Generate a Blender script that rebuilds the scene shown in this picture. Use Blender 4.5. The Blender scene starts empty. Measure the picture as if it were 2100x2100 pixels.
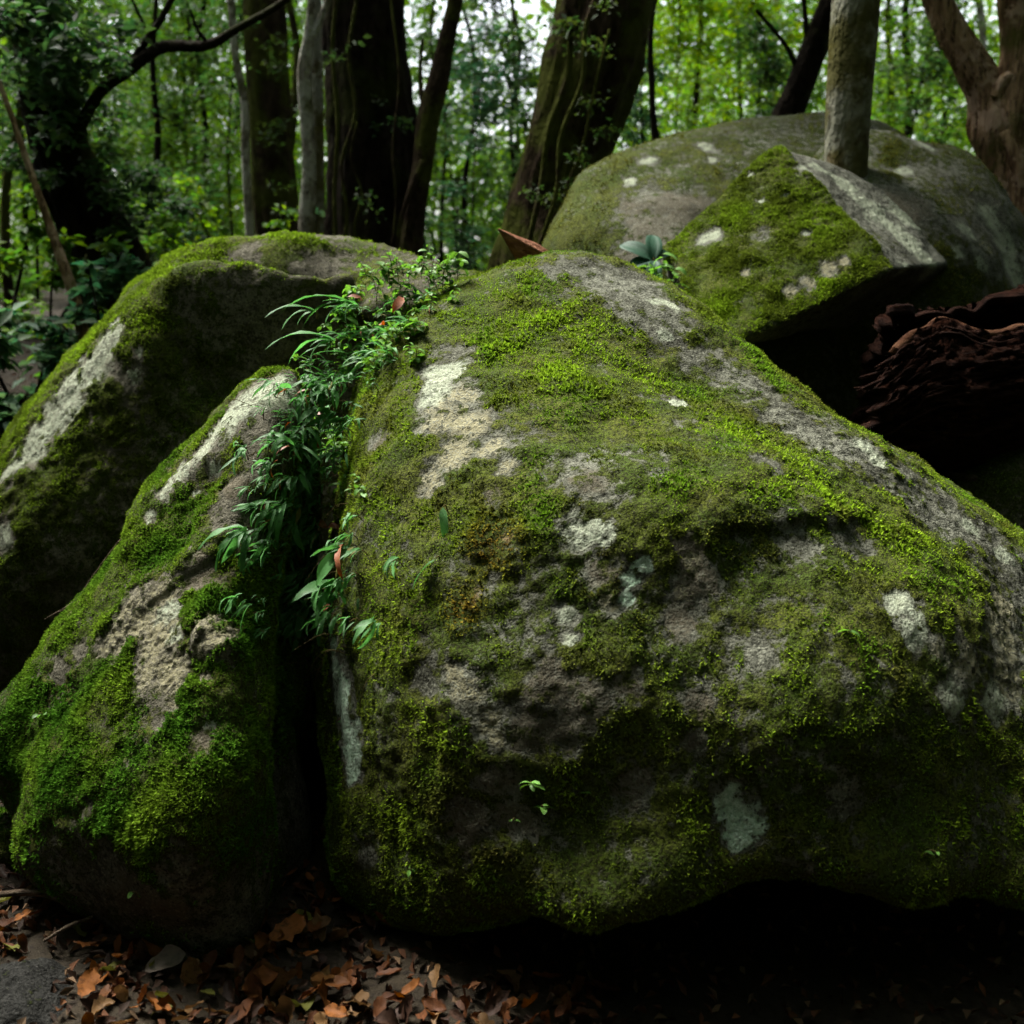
import bpy, bmesh, math, random
import numpy as np
from mathutils import Vector, Matrix, Euler
from mathutils.bvhtree import BVHTree

# ------------------------------------------------------------------ camera, sky, sun, exposure
sc = bpy.context.scene
C = sc.collection
LENS_F = 2250.0 / 2100.0                  # focal length / sensor width
CAM_Z = 1.5
PITCH = math.atan(450.0 / 2250.0)
cam_data = bpy.data.cameras.new('camera')
cam = bpy.data.objects.new('camera', cam_data)
C.objects.link(cam)
cam.location = (0, 0, CAM_Z)
cam.rotation_euler = (math.pi / 2 - PITCH, 0, 0)
cam_data.sensor_width = 36.0
cam_data.lens = 36.0 * LENS_F
cam_data.clip_start = 0.05
cam_data.clip_end = 600
cam_data.dof.use_dof = True
cam_data.dof.focus_distance = 2.75
cam_data.dof.aperture_fstop = 2.8
sc.camera = cam

SUN = Vector((-0.38, 0.33, 0.86)).normalized()      # towards the light
world = bpy.data.worlds.new('World')
sc.world = world
world.use_nodes = True
nt = world.node_tree
for n in list(nt.nodes):
    nt.nodes.remove(n)
sky = nt.nodes.new('ShaderNodeTexSky')
sky.sky_type = 'NISHITA'
sky.sun_disc = False
sky.sun_elevation = math.asin(SUN.z)
sky.sun_rotation = math.atan2(SUN.x, SUN.y)
sky.air_density = 1.0
sky.dust_density = 4.0
sky.ozone_density = 1.0
bg = nt.nodes.new('ShaderNodeBackground')
bg.inputs['Strength'].default_value = 0.14
wo = nt.nodes.new('ShaderNodeOutputWorld')
overcast = nt.nodes.new('ShaderNodeHueSaturation')      # thin white cloud over the whole sky
overcast.inputs['Saturation'].default_value = 0.35
nt.links.new(sky.outputs[0], overcast.inputs['Color'])
nt.links.new(overcast.outputs[0], bg.inputs[0])
nt.links.new(bg.outputs[0], wo.inputs[0])

sun_data = bpy.data.lights.new('sun', 'SUN')
sun_data.energy = 5.0
sun_data.angle = math.radians(22)
sun_data.color = (1.0, 0.975, 0.89)
sun = bpy.data.objects.new('sun', sun_data)
C.objects.link(sun)
sun.location = SUN * 30
sun.rotation_euler = SUN.to_track_quat('Z', 'Y').to_euler()

sc.view_settings.view_transform = 'Standard'
sc.view_settings.look = 'None'
sc.view_settings.gamma = 1.0
sc.view_settings.exposure = 1.75
sc.render.engine = 'CYCLES'
cy = sc.cycles
cy.max_bounces = 4
cy.diffuse_bounces = 2
cy.glossy_bounces = 2
cy.transmission_bounces = 3
cy.transparent_max_bounces = 4
cy.use_denoising = True
cy.caustics_reflective = False
cy.caustics_refractive = False
cy.sample_clamp_indirect = 4.0
cy.use_adaptive_sampling = True
cy.adaptive_threshold = 0.018
cy.denoising_prefilter = 'FAST'

# ------------------------------------------------------------------ helpers
R = np.random.RandomState(7)
rnd = random.Random(11)
cp, sp = math.cos(PITCH), math.sin(PITCH)


def at(px, py, Y):
    """World point Y metres ahead of the viewpoint that the photograph shows at pixel px, py of 2100."""
    u = (px - 1050) / 2250.0
    v = (1050 - py) / 2250.0
    d = np.array([u, cp + v * sp, -sp + v * cp])
    return np.array([0, 0, CAM_Z]) + d * (Y / d[1])


def size(px, Y):
    return px / 2250.0 * Y * 1.02


def smooth(t):
    t = np.clip(t, 0, 1)
    return t * t * (3 - 2 * t)


_perm = np.random.RandomState(3).permutation(4096).astype(np.int64)
_grad = np.random.RandomState(4).normal(size=(4096, 3))
_grad /= np.linalg.norm(_grad, axis=1, keepdims=True)


def gnoise(p, seed=0):
    """Gradient noise, about -0.8..0.8, for an array of points."""
    p = np.asarray(p, float)
    i = np.floor(p).astype(np.int64)
    f = p - i
    w = f * f * f * (f * (f * 6 - 15) + 10)
    out = np.zeros(len(p))
    for dx in (0, 1):
        wx = w[:, 0] if dx else 1 - w[:, 0]
        hx = _perm[(i[:, 0] + dx + seed * 131) & 4095]
        for dy in (0, 1):
            wy = w[:, 1] if dy else 1 - w[:, 1]
            hy = _perm[(hx + i[:, 1] + dy) & 4095]
            for dz in (0, 1):
                wz = w[:, 2] if dz else 1 - w[:, 2]
                g = _grad[_perm[(hy + i[:, 2] + dz) & 4095]]
                out += wx * wy * wz * (g[:, 0] * (f[:, 0] - dx) + g[:, 1] * (f[:, 1] - dy) + g[:, 2] * (f[:, 2] - dz))
    return out * 1.5


def fbm(p, octaves=4, seed=0, gain=0.5):
    a, s, o = 1.0, 0.0, 0.0
    p = np.asarray(p, float)
    for k in range(octaves):
        o = o + a * gnoise(p * (2.03 ** k), seed + k)
        s += a
        a *= gain
    return o / s


def terrain_z(x, y):
    x = np.asarray(x, float)
    y = np.asarray(y, float)
    s = smooth((y - 2.9) / 4.2)
    z = 1.05 * s + 0.035 * np.clip(y - 7, 0, 60) + 0.3 * s * smooth((-x - 0.8) / 2.5) + 0.2 * s * smooth((x - 1) / 3)
    q = np.stack([x, y, 0 * x], -1).reshape(-1, 3)
    return z + (0.05 * fbm(q * 0.9, 3, 20)).reshape(z.shape) * smooth((y - 1.0) / 6 + 0.2)


def mk(name, V, faces, mat=None, parent=None, smooth_shade=True, attrs=None):
    """Mesh object from arrays; faces is an (n, 3) or (n, 4) index array."""
    V = np.asarray(V, np.float32)
    faces = np.asarray(faces, np.int32)
    me = bpy.data.meshes.new(name)
    me.vertices.add(len(V))
    me.vertices.foreach_set('co', V.ravel())
    n, k = faces.shape
    me.loops.add(n * k)
    me.loops.foreach_set('vertex_index', faces.ravel())
    me.polygons.add(n)
    me.polygons.foreach_set('loop_start', np.arange(0, n * k, k, dtype=np.int32))
    if smooth_shade:
        me.polygons.foreach_set('use_smooth', np.ones(n, dtype=bool))
    me.update(calc_edges=True)
    for key, val in (attrs or {}).items():
        val = np.asarray(val, np.float32)
        a = me.attributes.new(key, 'FLOAT_COLOR', 'POINT')
        a.data.foreach_set('color', np.concatenate([val, np.ones((len(val), 1), np.float32)], 1).ravel())
    if mat:
        me.materials.append(mat)
    ob = bpy.data.objects.new(name, me)
    C.objects.link(ob)
    if parent:
        ob.parent = parent
    return ob


def inst(name, me, parent=None, mat=None):
    ob = bpy.data.objects.new(name, me)
    C.objects.link(ob)
    if parent:
        ob.parent = parent
    return ob


def tag(o, label=None, cat=None, group=None, kind=None):
    if label:
        o['label'] = label
    if cat:
        o['category'] = cat
    if group:
        o['group'] = group
    if kind:
        o['kind'] = kind
    return o


def empty(name, loc, label=None, cat=None, group=None):
    o = bpy.data.objects.new(name, None)
    C.objects.link(o)
    o.location = loc
    o.empty_display_size = 0.05
    return tag(o, label, cat, group)


def local(o, V):
    return np.asarray(V) - np.array(o.location)


def join(parts):
    """Join (V, F) pieces with the same polygon size."""
    Vs, Fs, n = [], [], 0
    for V, F in parts:
        Vs.append(V)
        Fs.append(np.asarray(F) + n)
        n += len(V)
    return np.concatenate(Vs), np.concatenate(Fs)


def catmull(P, n):
    """Smooth curve through P, sampled evenly by length; spacing of P may be uneven."""
    P = np.asarray(P, float)
    seg = np.maximum(np.linalg.norm(np.diff(P[:, :3], axis=0), axis=1), 1e-6)
    u = np.concatenate([[0], np.cumsum(seg)])
    sl = np.diff(P, axis=0) / seg[:, None]
    T = np.empty_like(P)
    T[0], T[-1] = sl[0], sl[-1]
    if len(P) > 2:
        w = (seg[1:] / (seg[1:] + seg[:-1]))[:, None]
        T[1:-1] = sl[:-1] * w + sl[1:] * (1 - w)
    t = np.linspace(0, u[-1], n)
    k = np.clip(np.searchsorted(u, t, side='right') - 1, 0, len(seg) - 1)
    h = seg[k][:, None]
    f = ((t - u[k])[:, None]) / h
    a, b = P[k], P[k + 1]
    return (2 * f ** 3 - 3 * f ** 2 + 1) * a + (f ** 3 - 2 * f ** 2 + f) * h * T[k] + (3 * f ** 2 - 2 * f ** 3) * b + (f ** 3 - f ** 2) * h * T[k + 1]


def tube(P, rad, sides=16, n=40, ridge=0.0, lump=0.0, seed=0, ridge_scale=3.0, cap=True):
    """Tapered tube along the points P with bark ridges; returns V, quads."""
    PR = np.column_stack([np.asarray(P, float), np.asarray(rad, float)])
    S = catmull(PR, n)
    c, r = S[:, :3], np.maximum(S[:, 3], 0.0008)
    T = np.gradient(c, axis=0)
    T /= np.linalg.norm(T, axis=1, keepdims=True)
    ref = np.array([0.0, 1.0, 0.05]) if abs(T[len(T) // 2][1]) < 0.85 else np.array([1.0, 0, 0.1])
    A = np.cross(T, ref)
    A /= np.linalg.norm(A, axis=1, keepdims=True)
    Bn = np.cross(T, A)
    th = np.linspace(0, 2 * math.pi, sides, endpoint=False)
    ln = np.concatenate([[0], np.cumsum(np.linalg.norm(np.diff(c, axis=0), axis=1))])
    rr = np.repeat(r[:, None], sides, 1)
    q = np.stack([np.cos(th)[None] * ridge_scale + 0 * ln[:, None], np.sin(th)[None] * ridge_scale + 0 * ln[:, None],
                  ln[:, None] * 2.4 + 0 * th[None]], -1).reshape(-1, 3)
    if ridge:
        g = fbm(q + seed * 7.3, 3, seed)
        rr = rr * (1 + ridge * g.reshape(rr.shape))
    if lump:
        q2 = q * np.array([0.5, 0.5, 0.7])
        rr = rr * (1 + lump * gnoise(q2 + seed * 3.1, seed + 5).reshape(rr.shape))
    V = c[:, None] + rr[..., None] * (np.cos(th)[None, :, None] * A[:, None] + np.sin(th)[None, :, None] * Bn[:, None])
    V = V.reshape(-1, 3)
    i = np.arange(n - 1)[:, None] * sides
    j = np.arange(sides)[None]
    j2 = (j + 1) % sides
    F = np.stack([i + j, i + j2, i + sides + j2, i + sides + j], -1).reshape(-1, 4)
    if cap:                                   # close the ends with a ring pulled to the axis
        m = len(V)
        V = np.vstack([V, c[0] + 0.001 * (V[:sides] - c[0]), c[-1] + 0.001 * (V[-sides:] - c[-1])])
        jj = np.arange(sides)
        k2 = (jj + 1) % sides
        F = np.vstack([F, np.stack([m + jj, m + k2, k2, jj], -1),
                       np.stack([(n - 1) * sides + jj, (n - 1) * sides + k2, m + sides + k2, m + sides + jj], -1)])
    return V, F


def leaf_cloud(pos, length, width, rs, up=0.7, cols=None, fold=0.18):
    """Folded leaves (two triangles each) at the points pos; returns V, tris, per-vertex colour."""
    n = len(pos)
    nrm = rs.normal(size=(n, 3))
    nrm /= np.linalg.norm(nrm, axis=1, keepdims=True)
    nrm = nrm * (1 - up) + np.array([0, 0, up])
    nrm /= np.linalg.norm(nrm, axis=1, keepdims=True)
    a = rs.normal(size=(n, 3))
    a[:, 2] -= 0.25
    a -= (a * nrm).sum(1, keepdims=True) * nrm
    a /= np.linalg.norm(a, axis=1, keepdims=True)
    b = np.cross(nrm, a)
    L = (length * rs.uniform(0.6, 1.3, n))[:, None]
    W = (width * rs.uniform(0.7, 1.25, n))[:, None]
    p0 = pos
    p2 = pos + a * L - nrm * L * 0.12
    mid = pos + a * L * 0.45
    p1 = mid + b * W * 0.5 + nrm * W * fold
    p3 = mid - b * W * 0.5 + nrm * W * fold
    V = np.stack([p0, p1, p2, p3], 1).reshape(-1, 3)
    i = np.arange(n)[:, None] * 4
    F = np.concatenate([i + np.array([[0, 1, 2]]), i + np.array([[0, 2, 3]])])
    col = np.repeat(cols, 4, 0) if cols is not None else np.ones((n * 4, 3))
    return V, F, col


def leaf_cols(n, rs, base, var=0.35, warm=0.25):
    base = np.array(base)
    k = rs.uniform(1 - var, 1 + var, (n, 1))
    w = rs.uniform(-1, 1, (n, 1)) * warm
    return np.clip(base[None] * k * np.concatenate([1 + w, 1 + 0 * w, 1 - w * 0.5], 1), 0.004, 0.9)


# ------------------------------------------------------------------ materials
def new_mat(name):
    m = bpy.data.materials.new(name)
    m.use_nodes = True
    t = m.node_tree
    for n in list(t.nodes):
        t.nodes.remove(n)
    out = t.nodes.new('ShaderNodeOutputMaterial')
    return m, t, out


class NB:
    def __init__(self, t):
        self.t = t

    def node(self, kind, **kw):
        n = self.t.nodes.new(kind)
        for k, v in kw.items():
            setattr(n, k, v)
        return n

    def put(self, sock, v):
        if hasattr(v, 'links') or isinstance(v, bpy.types.NodeSocket):
            self.t.links.new(v, sock)
        else:
            sock.default_value = v

    def coord(self, which='Object'):
        return self.node('ShaderNodeTexCoord').outputs[which]

    def geo_pos(self):
        return self.node('ShaderNodeNewGeometry').outputs['Position']

    def noise(self, vec, scale, detail=3, rough=0.55, out='Fac'):
        n = self.node('ShaderNodeTexNoise')
        self.t.links.new(vec, n.inputs['Vector'])
        n.inputs['Scale'].default_value = scale
        n.inputs['Detail'].default_value = detail
        n.inputs['Roughness'].default_value = rough
        return n.outputs[out]

    def voro(self, vec, scale, feature='F1'):
        n = self.node('ShaderNodeTexVoronoi')
        n.feature = feature
        self.t.links.new(vec, n.inputs['Vector'])
        n.inputs['Scale'].default_value = scale
        return n.outputs['Distance']

    def m(self, op, a, b=0.0, c=0.0, clamp=False):
        n = self.node('ShaderNodeMath', operation=op)
        n.use_clamp = clamp
        for s, v in zip(n.inputs, (a, b, c)):
            self.put(s, v)
        return n.outputs[0]

    def step(self, v, lo, hi, a=0.0, b=1.0):
        n = self.node('ShaderNodeMapRange')
        n.interpolation_type = 'SMOOTHSTEP'
        self.put(n.inputs[0], v)
        for s, x in zip(n.inputs[1:5], (lo, hi, a, b)):
            s.default_value = x
        return n.outputs[0]

    def mix(self, fac, a, b):
        n = self.node('ShaderNodeMix', data_type='RGBA')
        self.put(n.inputs[0], fac)
        for s, v in ((n.inputs[6], a), (n.inputs[7], b)):
            if isinstance(v, tuple):
                s.default_value = (*v, 1.0) if len(v) == 3 else v
            else:
                self.t.links.new(v, s)
        return n.outputs[2]

    def attr(self, name):
        n = self.node('ShaderNodeAttribute')
        n.attribute_name = name
        return n.outputs['Color']

    def split(self, col):
        n = self.node('ShaderNodeSeparateColor')
        self.t.links.new(col, n.inputs[0])
        return n.outputs[:3]

    def bump(self, h, strength, dist):
        n = self.node('ShaderNodeBump')
        n.inputs['Strength'].default_value = strength
        n.inputs['Distance'].default_value = dist
        self.t.links.new(h, n.inputs['Height'])
        return n.outputs[0]

    def bsdf(self, col, rough=0.8, normal=None, spec=0.3):
        n = self.node('ShaderNodeBsdfPrincipled')
        self.put(n.inputs['Base Color'], (*col, 1.0) if isinstance(col, tuple) else col)
        self.put(n.inputs['Roughness'], rough)
        n.inputs['Specular IOR Level'].default_value = spec
        if normal is not None:
            self.t.links.new(normal, n.inputs['Normal'])
        return n


def rock_material(name, grey_a, grey_b):
    """Granite with lichens; where each grows is stored on the mesh, its ragged edge comes from noise."""
    m, t, out = new_mat(name)
    b = NB(t)
    p = b.geo_pos()
    n1 = b.noise(p, 7, 3, 0.6)
    n2 = b.noise(p, 36, 3, 0.7)
    n3 = b.noise(p, 150, 2, 0.7)
    col = b.mix(b.step(n1, 0.3, 0.7), grey_a, grey_b)
    col = b.mix(b.step(n2, 0.45, 0.66, 0.0, 0.8), col, tuple(0.45 * x for x in grey_a))
    col = b.mix(b.step(n3, 0.55, 0.68, 0.0, 0.8), col, tuple(min(1.0, 1.7 * x) for x in grey_b))
    col = b.mix(b.step(n3, 0.45, 0.36, 0.0, 0.9), col, tuple(0.3 * x for x in grey_a))
    moss, pale, tan = b.split(b.attr('patch_a'))
    brown, orange, mint = b.split(b.attr('patch_b'))
    wob = b.m('MULTIPLY', b.m('SUBTRACT', b.m('ADD', b.m('MULTIPLY', n2, 0.6), b.m('MULTIPLY', n3, 0.4)), 0.5), 2.6)
    holes = b.m('MAXIMUM', b.step(b.m('ADD', b.m('MULTIPLY', n3, 0.7), b.m('MULTIPLY', n2, 0.3)), 0.49, 0.57), b.step(n2, 0.52, 0.60))

    def layer(col, mask, c1, c2, amt=0.9, lo=0.38, hi=0.95, hole=0.55):
        f = b.m('MULTIPLY', b.step(b.m('ADD', mask, wob), lo, hi), amt)
        f = b.m('MULTIPLY', f, b.step(mask, 0.05, 0.35))
        f = b.m('MULTIPLY', f, b.m('SUBTRACT', 1.0, b.m('MULTIPLY', holes, hole)))
        return b.mix(f, col, b.mix(b.step(n2, 0.35, 0.65), c1, c2))
    col = layer(col, brown, (0.052, 0.042, 0.028), (0.11, 0.092, 0.062), 0.6)
    col = layer(col, orange, (0.15, 0.085, 0.018), (0.22, 0.14, 0.03), 0.8)
    col = layer(col, tan, (0.15, 0.137, 0.078), (0.28, 0.262, 0.168), 0.85, hole=0.95)
    col = layer(col, pale, (0.20, 0.22, 0.155), (0.33, 0.365, 0.272), 0.95, hole=0.75)
    col = layer(col, mint, (0.24, 0.34, 0.24), (0.42, 0.53, 0.41), 1.0, hole=0.5)
    mc = b.mix(b.step(n1, 0.35, 0.65), (0.06, 0.07, 0.010), (0.035, 0.055, 0.008))
    mc = b.mix(b.step(n3, 0.42, 0.6), mc, (0.016, 0.018, 0.005))
    fm = b.m('MULTIPLY', b.step(b.m('ADD', moss, b.m('MULTIPLY', wob, 1.25)), 0.26, 0.52), 0.98)
    col = b.mix(fm, col, mc)
    h = b.m('ADD', b.m('MULTIPLY', n2, 0.6), b.m('MULTIPLY', n3, 0.4))
    s = b.bsdf(col, 0.95, b.bump(h, 1.0, 0.011), 0.06)
    t.links.new(s.outputs[0], out.inputs[0])
    return m


def moss_material():
    m, t, out = new_mat('moss_fronds')
    b = NB(t)
    col = b.attr('frond')
    d = b.node('ShaderNodeBsdfDiffuse')
    t.links.new(col, d.inputs[0])
    tr = b.node('ShaderNodeBsdfTranslucent')
    t.links.new(col, tr.inputs[0])
    mx = b.node('ShaderNodeMixShader')
    mx.inputs[0].default_value = 0.3
    t.links.new(d.outputs[0], mx.inputs[1])
    t.links.new(tr.outputs[0], mx.inputs[2])
    t.links.new(mx.outputs[0], out.inputs[0])
    return m


def leaf_material(name, attr=None, base=None, rough=0.45, trans=0.4, vary=0.35, spec=0.5, spots=0.6):
    m, t, out = new_mat(name)
    b = NB(t)
    if attr:
        col = b.attr(attr)
    else:
        rn = b.node('ShaderNodeObjectInfo').outputs['Random']
        col = b.mix(rn, tuple(x * (1 - vary) for x in base), tuple(min(0.9, x * (1 + vary)) for x in base))
        col = b.mix(b.step(b.noise(b.coord(), 5, 4, 0.7), 0.45, 0.7, 0.0, 0.85), col, tuple(x * spots for x in base))
    d = b.bsdf(col, rough, None, spec)
    tr = b.node('ShaderNodeBsdfTranslucent')
    hs = b.node('ShaderNodeHueSaturation')
    hs.inputs['Value'].default_value = 1.6
    hs.inputs['Saturation'].default_value = 1.1
    hs.inputs['Hue'].default_value = 0.495
    t.links.new(col, hs.inputs['Color'])
    t.links.new(hs.outputs[0], tr.inputs[0])
    mx = b.node('ShaderNodeMixShader')
    mx.inputs[0].default_value = trans
    t.links.new(d.outputs[0], mx.inputs[1])
    t.links.new(tr.outputs[0], mx.inputs[2])
    t.links.new(mx.outputs[0], out.inputs[0])
    return m


def bark_material(name, ca, cb, moss=0.3, moss_col=(0.06, 0.07, 0.015), patch=0.0, patch_col=(0.3, 0.31, 0.26), stretch=(12, 12, 4.5)):
    m, t, out = new_mat(name)
    b = NB(t)
    p = b.geo_pos()
    mp = b.node('ShaderNodeMapping')
    mp.inputs['Scale'].default_value = stretch
    t.links.new(p, mp.inputs['Vector'])
    pv = mp.outputs[0]
    n1 = b.noise(pv, 1.0, 3, 0.65)
    n2 = b.noise(pv, 3.5, 2, 0.7)
    n3 = b.noise(p, 6, 3, 0.65)
    n4 = b.noise(p, 40, 2, 0.6)
    col = b.mix(b.step(n1, 0.35, 0.65), ca, cb)
    col = b.mix(b.step(n2, 0.5, 0.7), col, tuple(x * 0.35 for x in ca))
    if patch:
        col = b.mix(b.m('MULTIPLY', b.step(b.m('ADD', n3, b.m('MULTIPLY', n4, 0.25)), 0.72 - patch * 0.25, 0.78 - patch * 0.25), 0.85), col, patch_col)
    if moss:
        n5 = b.noise(p, 2.3, 3, 0.7)
        col = b.mix(b.m('MULTIPLY', b.step(b.m('ADD', n5, b.m('MULTIPLY', n4, 0.2)), 0.78 - moss * 0.4, 0.86 - moss * 0.3), 0.9), col, moss_col)
    h = b.m('ADD', b.m('MULTIPLY', n1, 0.6), b.m('ADD', b.m('MULTIPLY', n2, 0.4), b.m('MULTIPLY', n4, 0.12)))
    s = b.bsdf(col, 0.9, b.bump(h, 1.0, 0.05), 0.02)
    t.links.new(s.outputs[0], out.inputs[0])
    return m


def soil_material():
    m, t, out = new_mat('forest_soil')
    b = NB(t)
    p = b.geo_pos()
    n1 = b.noise(p, 3, 6, 0.65)
    n2 = b.noise(p, 45, 5, 0.7)
    col = b.mix(b.step(n1, 0.35, 0.65), (0.016, 0.0125, 0.008), (0.032, 0.024, 0.015))
    col = b.mix(b.step(n2, 0.5, 0.65), col, (0.015, 0.011, 0.008))
    s = b.bsdf(col, 0.95, b.bump(b.m('ADD', n2, n1), 0.8, 0.02), 0.15)
    t.links.new(s.outputs[0], out.inputs[0])
    return m


def wood_material(name, ca, cb, scale=(4, 40, 40)):
    m, t, out = new_mat(name)
    b = NB(t)
    mp = b.node('ShaderNodeMapping')
    mp.inputs['Scale'].default_value = scale
    t.links.new(b.coord(), mp.inputs['Vector'])
    n1 = b.noise(mp.outputs[0], 1.0, 6, 0.65)
    n2 = b.noise(mp.outputs[0], 3.0, 4, 0.7)
    col = b.mix(b.step(n1, 0.35, 0.65), ca, cb)
    col = b.mix(b.step(n2, 0.5, 0.7), col, tuple(x * 0.3 for x in ca))
    s = b.bsdf(col, 0.9, b.bump(b.m('ADD', n1, n2), 1.0, 0.03), 0.04)
    t.links.new(s.outputs[0], out.inputs[0])
    return m


M = {
    'granite': rock_material('granite', (0.046, 0.046, 0.034), (0.108, 0.110, 0.086)),
    'granite_brown': rock_material('brown_granite', (0.046, 0.042, 0.030), (0.100, 0.093, 0.070)),
    'granite_grey': rock_material('grey_granite', (0.052, 0.052, 0.040), (0.115, 0.117, 0.094)),
    'granite_shaded': rock_material('shaded_granite', (0.012, 0.0118, 0.0105), (0.022, 0.0215, 0.0195)),  # darkened granite copy with the shade put into its colour
    'moss': moss_material(),
    'soil': soil_material(),
    'leaf': leaf_material('tree_leaf', attr='leaf', trans=0.45, rough=0.6, spec=0.18),
    'fern': leaf_material('fern_leaf', base=(0.055, 0.16, 0.04), rough=0.55, trans=0.4, spec=0.22),
    'herb': leaf_material('herb_leaf', base=(0.085, 0.19, 0.03), rough=0.55, trans=0.35, spec=0.25),
    'broad': leaf_material('broad_leaf', base=(0.012, 0.052, 0.026), rough=0.6, trans=0.2, vary=0.2, spec=0.2, spots=0.8),
    'dead': leaf_material('dead_orange_leaf', base=(0.20, 0.055, 0.014), rough=0.6, trans=0.25),
    'litter_a': leaf_material('fallen_brown_leaf', base=(0.070, 0.026, 0.010), rough=0.6, trans=0.12, spec=0.1, spots=0.35, vary=0.5),
    'litter_b': leaf_material('fallen_orange_leaf', base=(0.125, 0.045, 0.011), rough=0.6, trans=0.15, spec=0.1, spots=0.35, vary=0.5),
    'litter_c': leaf_material('fallen_tan_leaf', base=(0.13, 0.072, 0.030), rough=0.6, trans=0.15, spec=0.1, spots=0.4, vary=0.4),
    'litter_d': leaf_material('fallen_dark_leaf', base=(0.032, 0.016, 0.010), rough=0.6, trans=0.1, spec=0.1, spots=0.4, vary=0.5),
    'litter_e': leaf_material('fallen_grey_leaf', base=(0.13, 0.105, 0.085), rough=0.65, trans=0.1, spec=0.1, vary=0.15),
    'litter_f': leaf_material('fallen_green_leaf', base=(0.10, 0.10, 0.02), rough=0.65, trans=0.2, spec=0.1, vary=0.2),
    'litter': leaf_material('leaf_litter', attr='leaf', rough=0.7, trans=0.1, spec=0.06),
    'bark_dark': bark_material('dark_bark', (0.006, 0.0045, 0.003), (0.013, 0.0095, 0.0065), 0.5, (0.016, 0.019, 0.004)),
    'bark_brown': bark_material('mossy_brown_bark', (0.014, 0.0095, 0.0055), (0.032, 0.023, 0.014), 0.7, (0.036, 0.042, 0.007)),
    'bark_grey': bark_material('pale_grey_bark', (0.10, 0.09, 0.07), (0.19, 0.175, 0.14), 0.4, (0.06, 0.06, 0.02), 0.5, (0.26, 0.26, 0.22)),
    'bark_mottled': bark_material('mottled_grey_bark', (0.055, 0.042, 0.024), (0.095, 0.078, 0.048), 0.66, (0.05, 0.046, 0.011), 0.75, (0.16, 0.162, 0.125), (9, 9, 5)),
    'bark_red': bark_material('red_brown_bark', (0.10, 0.058, 0.030), (0.30, 0.20, 0.118), 0.3, (0.08, 0.075, 0.02), 0.25, (0.34, 0.24, 0.17), (20, 20, 2.0)),
    'rotten': wood_material('rotten_red_wood', (0.011, 0.0045, 0.003), (0.040, 0.016, 0.010), (6, 90, 90)),
    'rotten_lit': wood_material('lit_orange_wood', (0.06, 0.024, 0.013), (0.14, 0.068, 0.036), (7, 70, 70)),  # lighter rotten wood: rim light and highlights put into the colour
    'splinter': wood_material('splintered_red_wood', (0.20, 0.085, 0.05), (0.36, 0.18, 0.11), (8, 50, 50)),
    'stick': wood_material('dead_twig', (0.07, 0.05, 0.035), (0.16, 0.12, 0.085), (8, 30, 30)),
    'stem': wood_material('plant_stem', (0.10, 0.07, 0.03), (0.16, 0.13, 0.05)),
}

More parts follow.
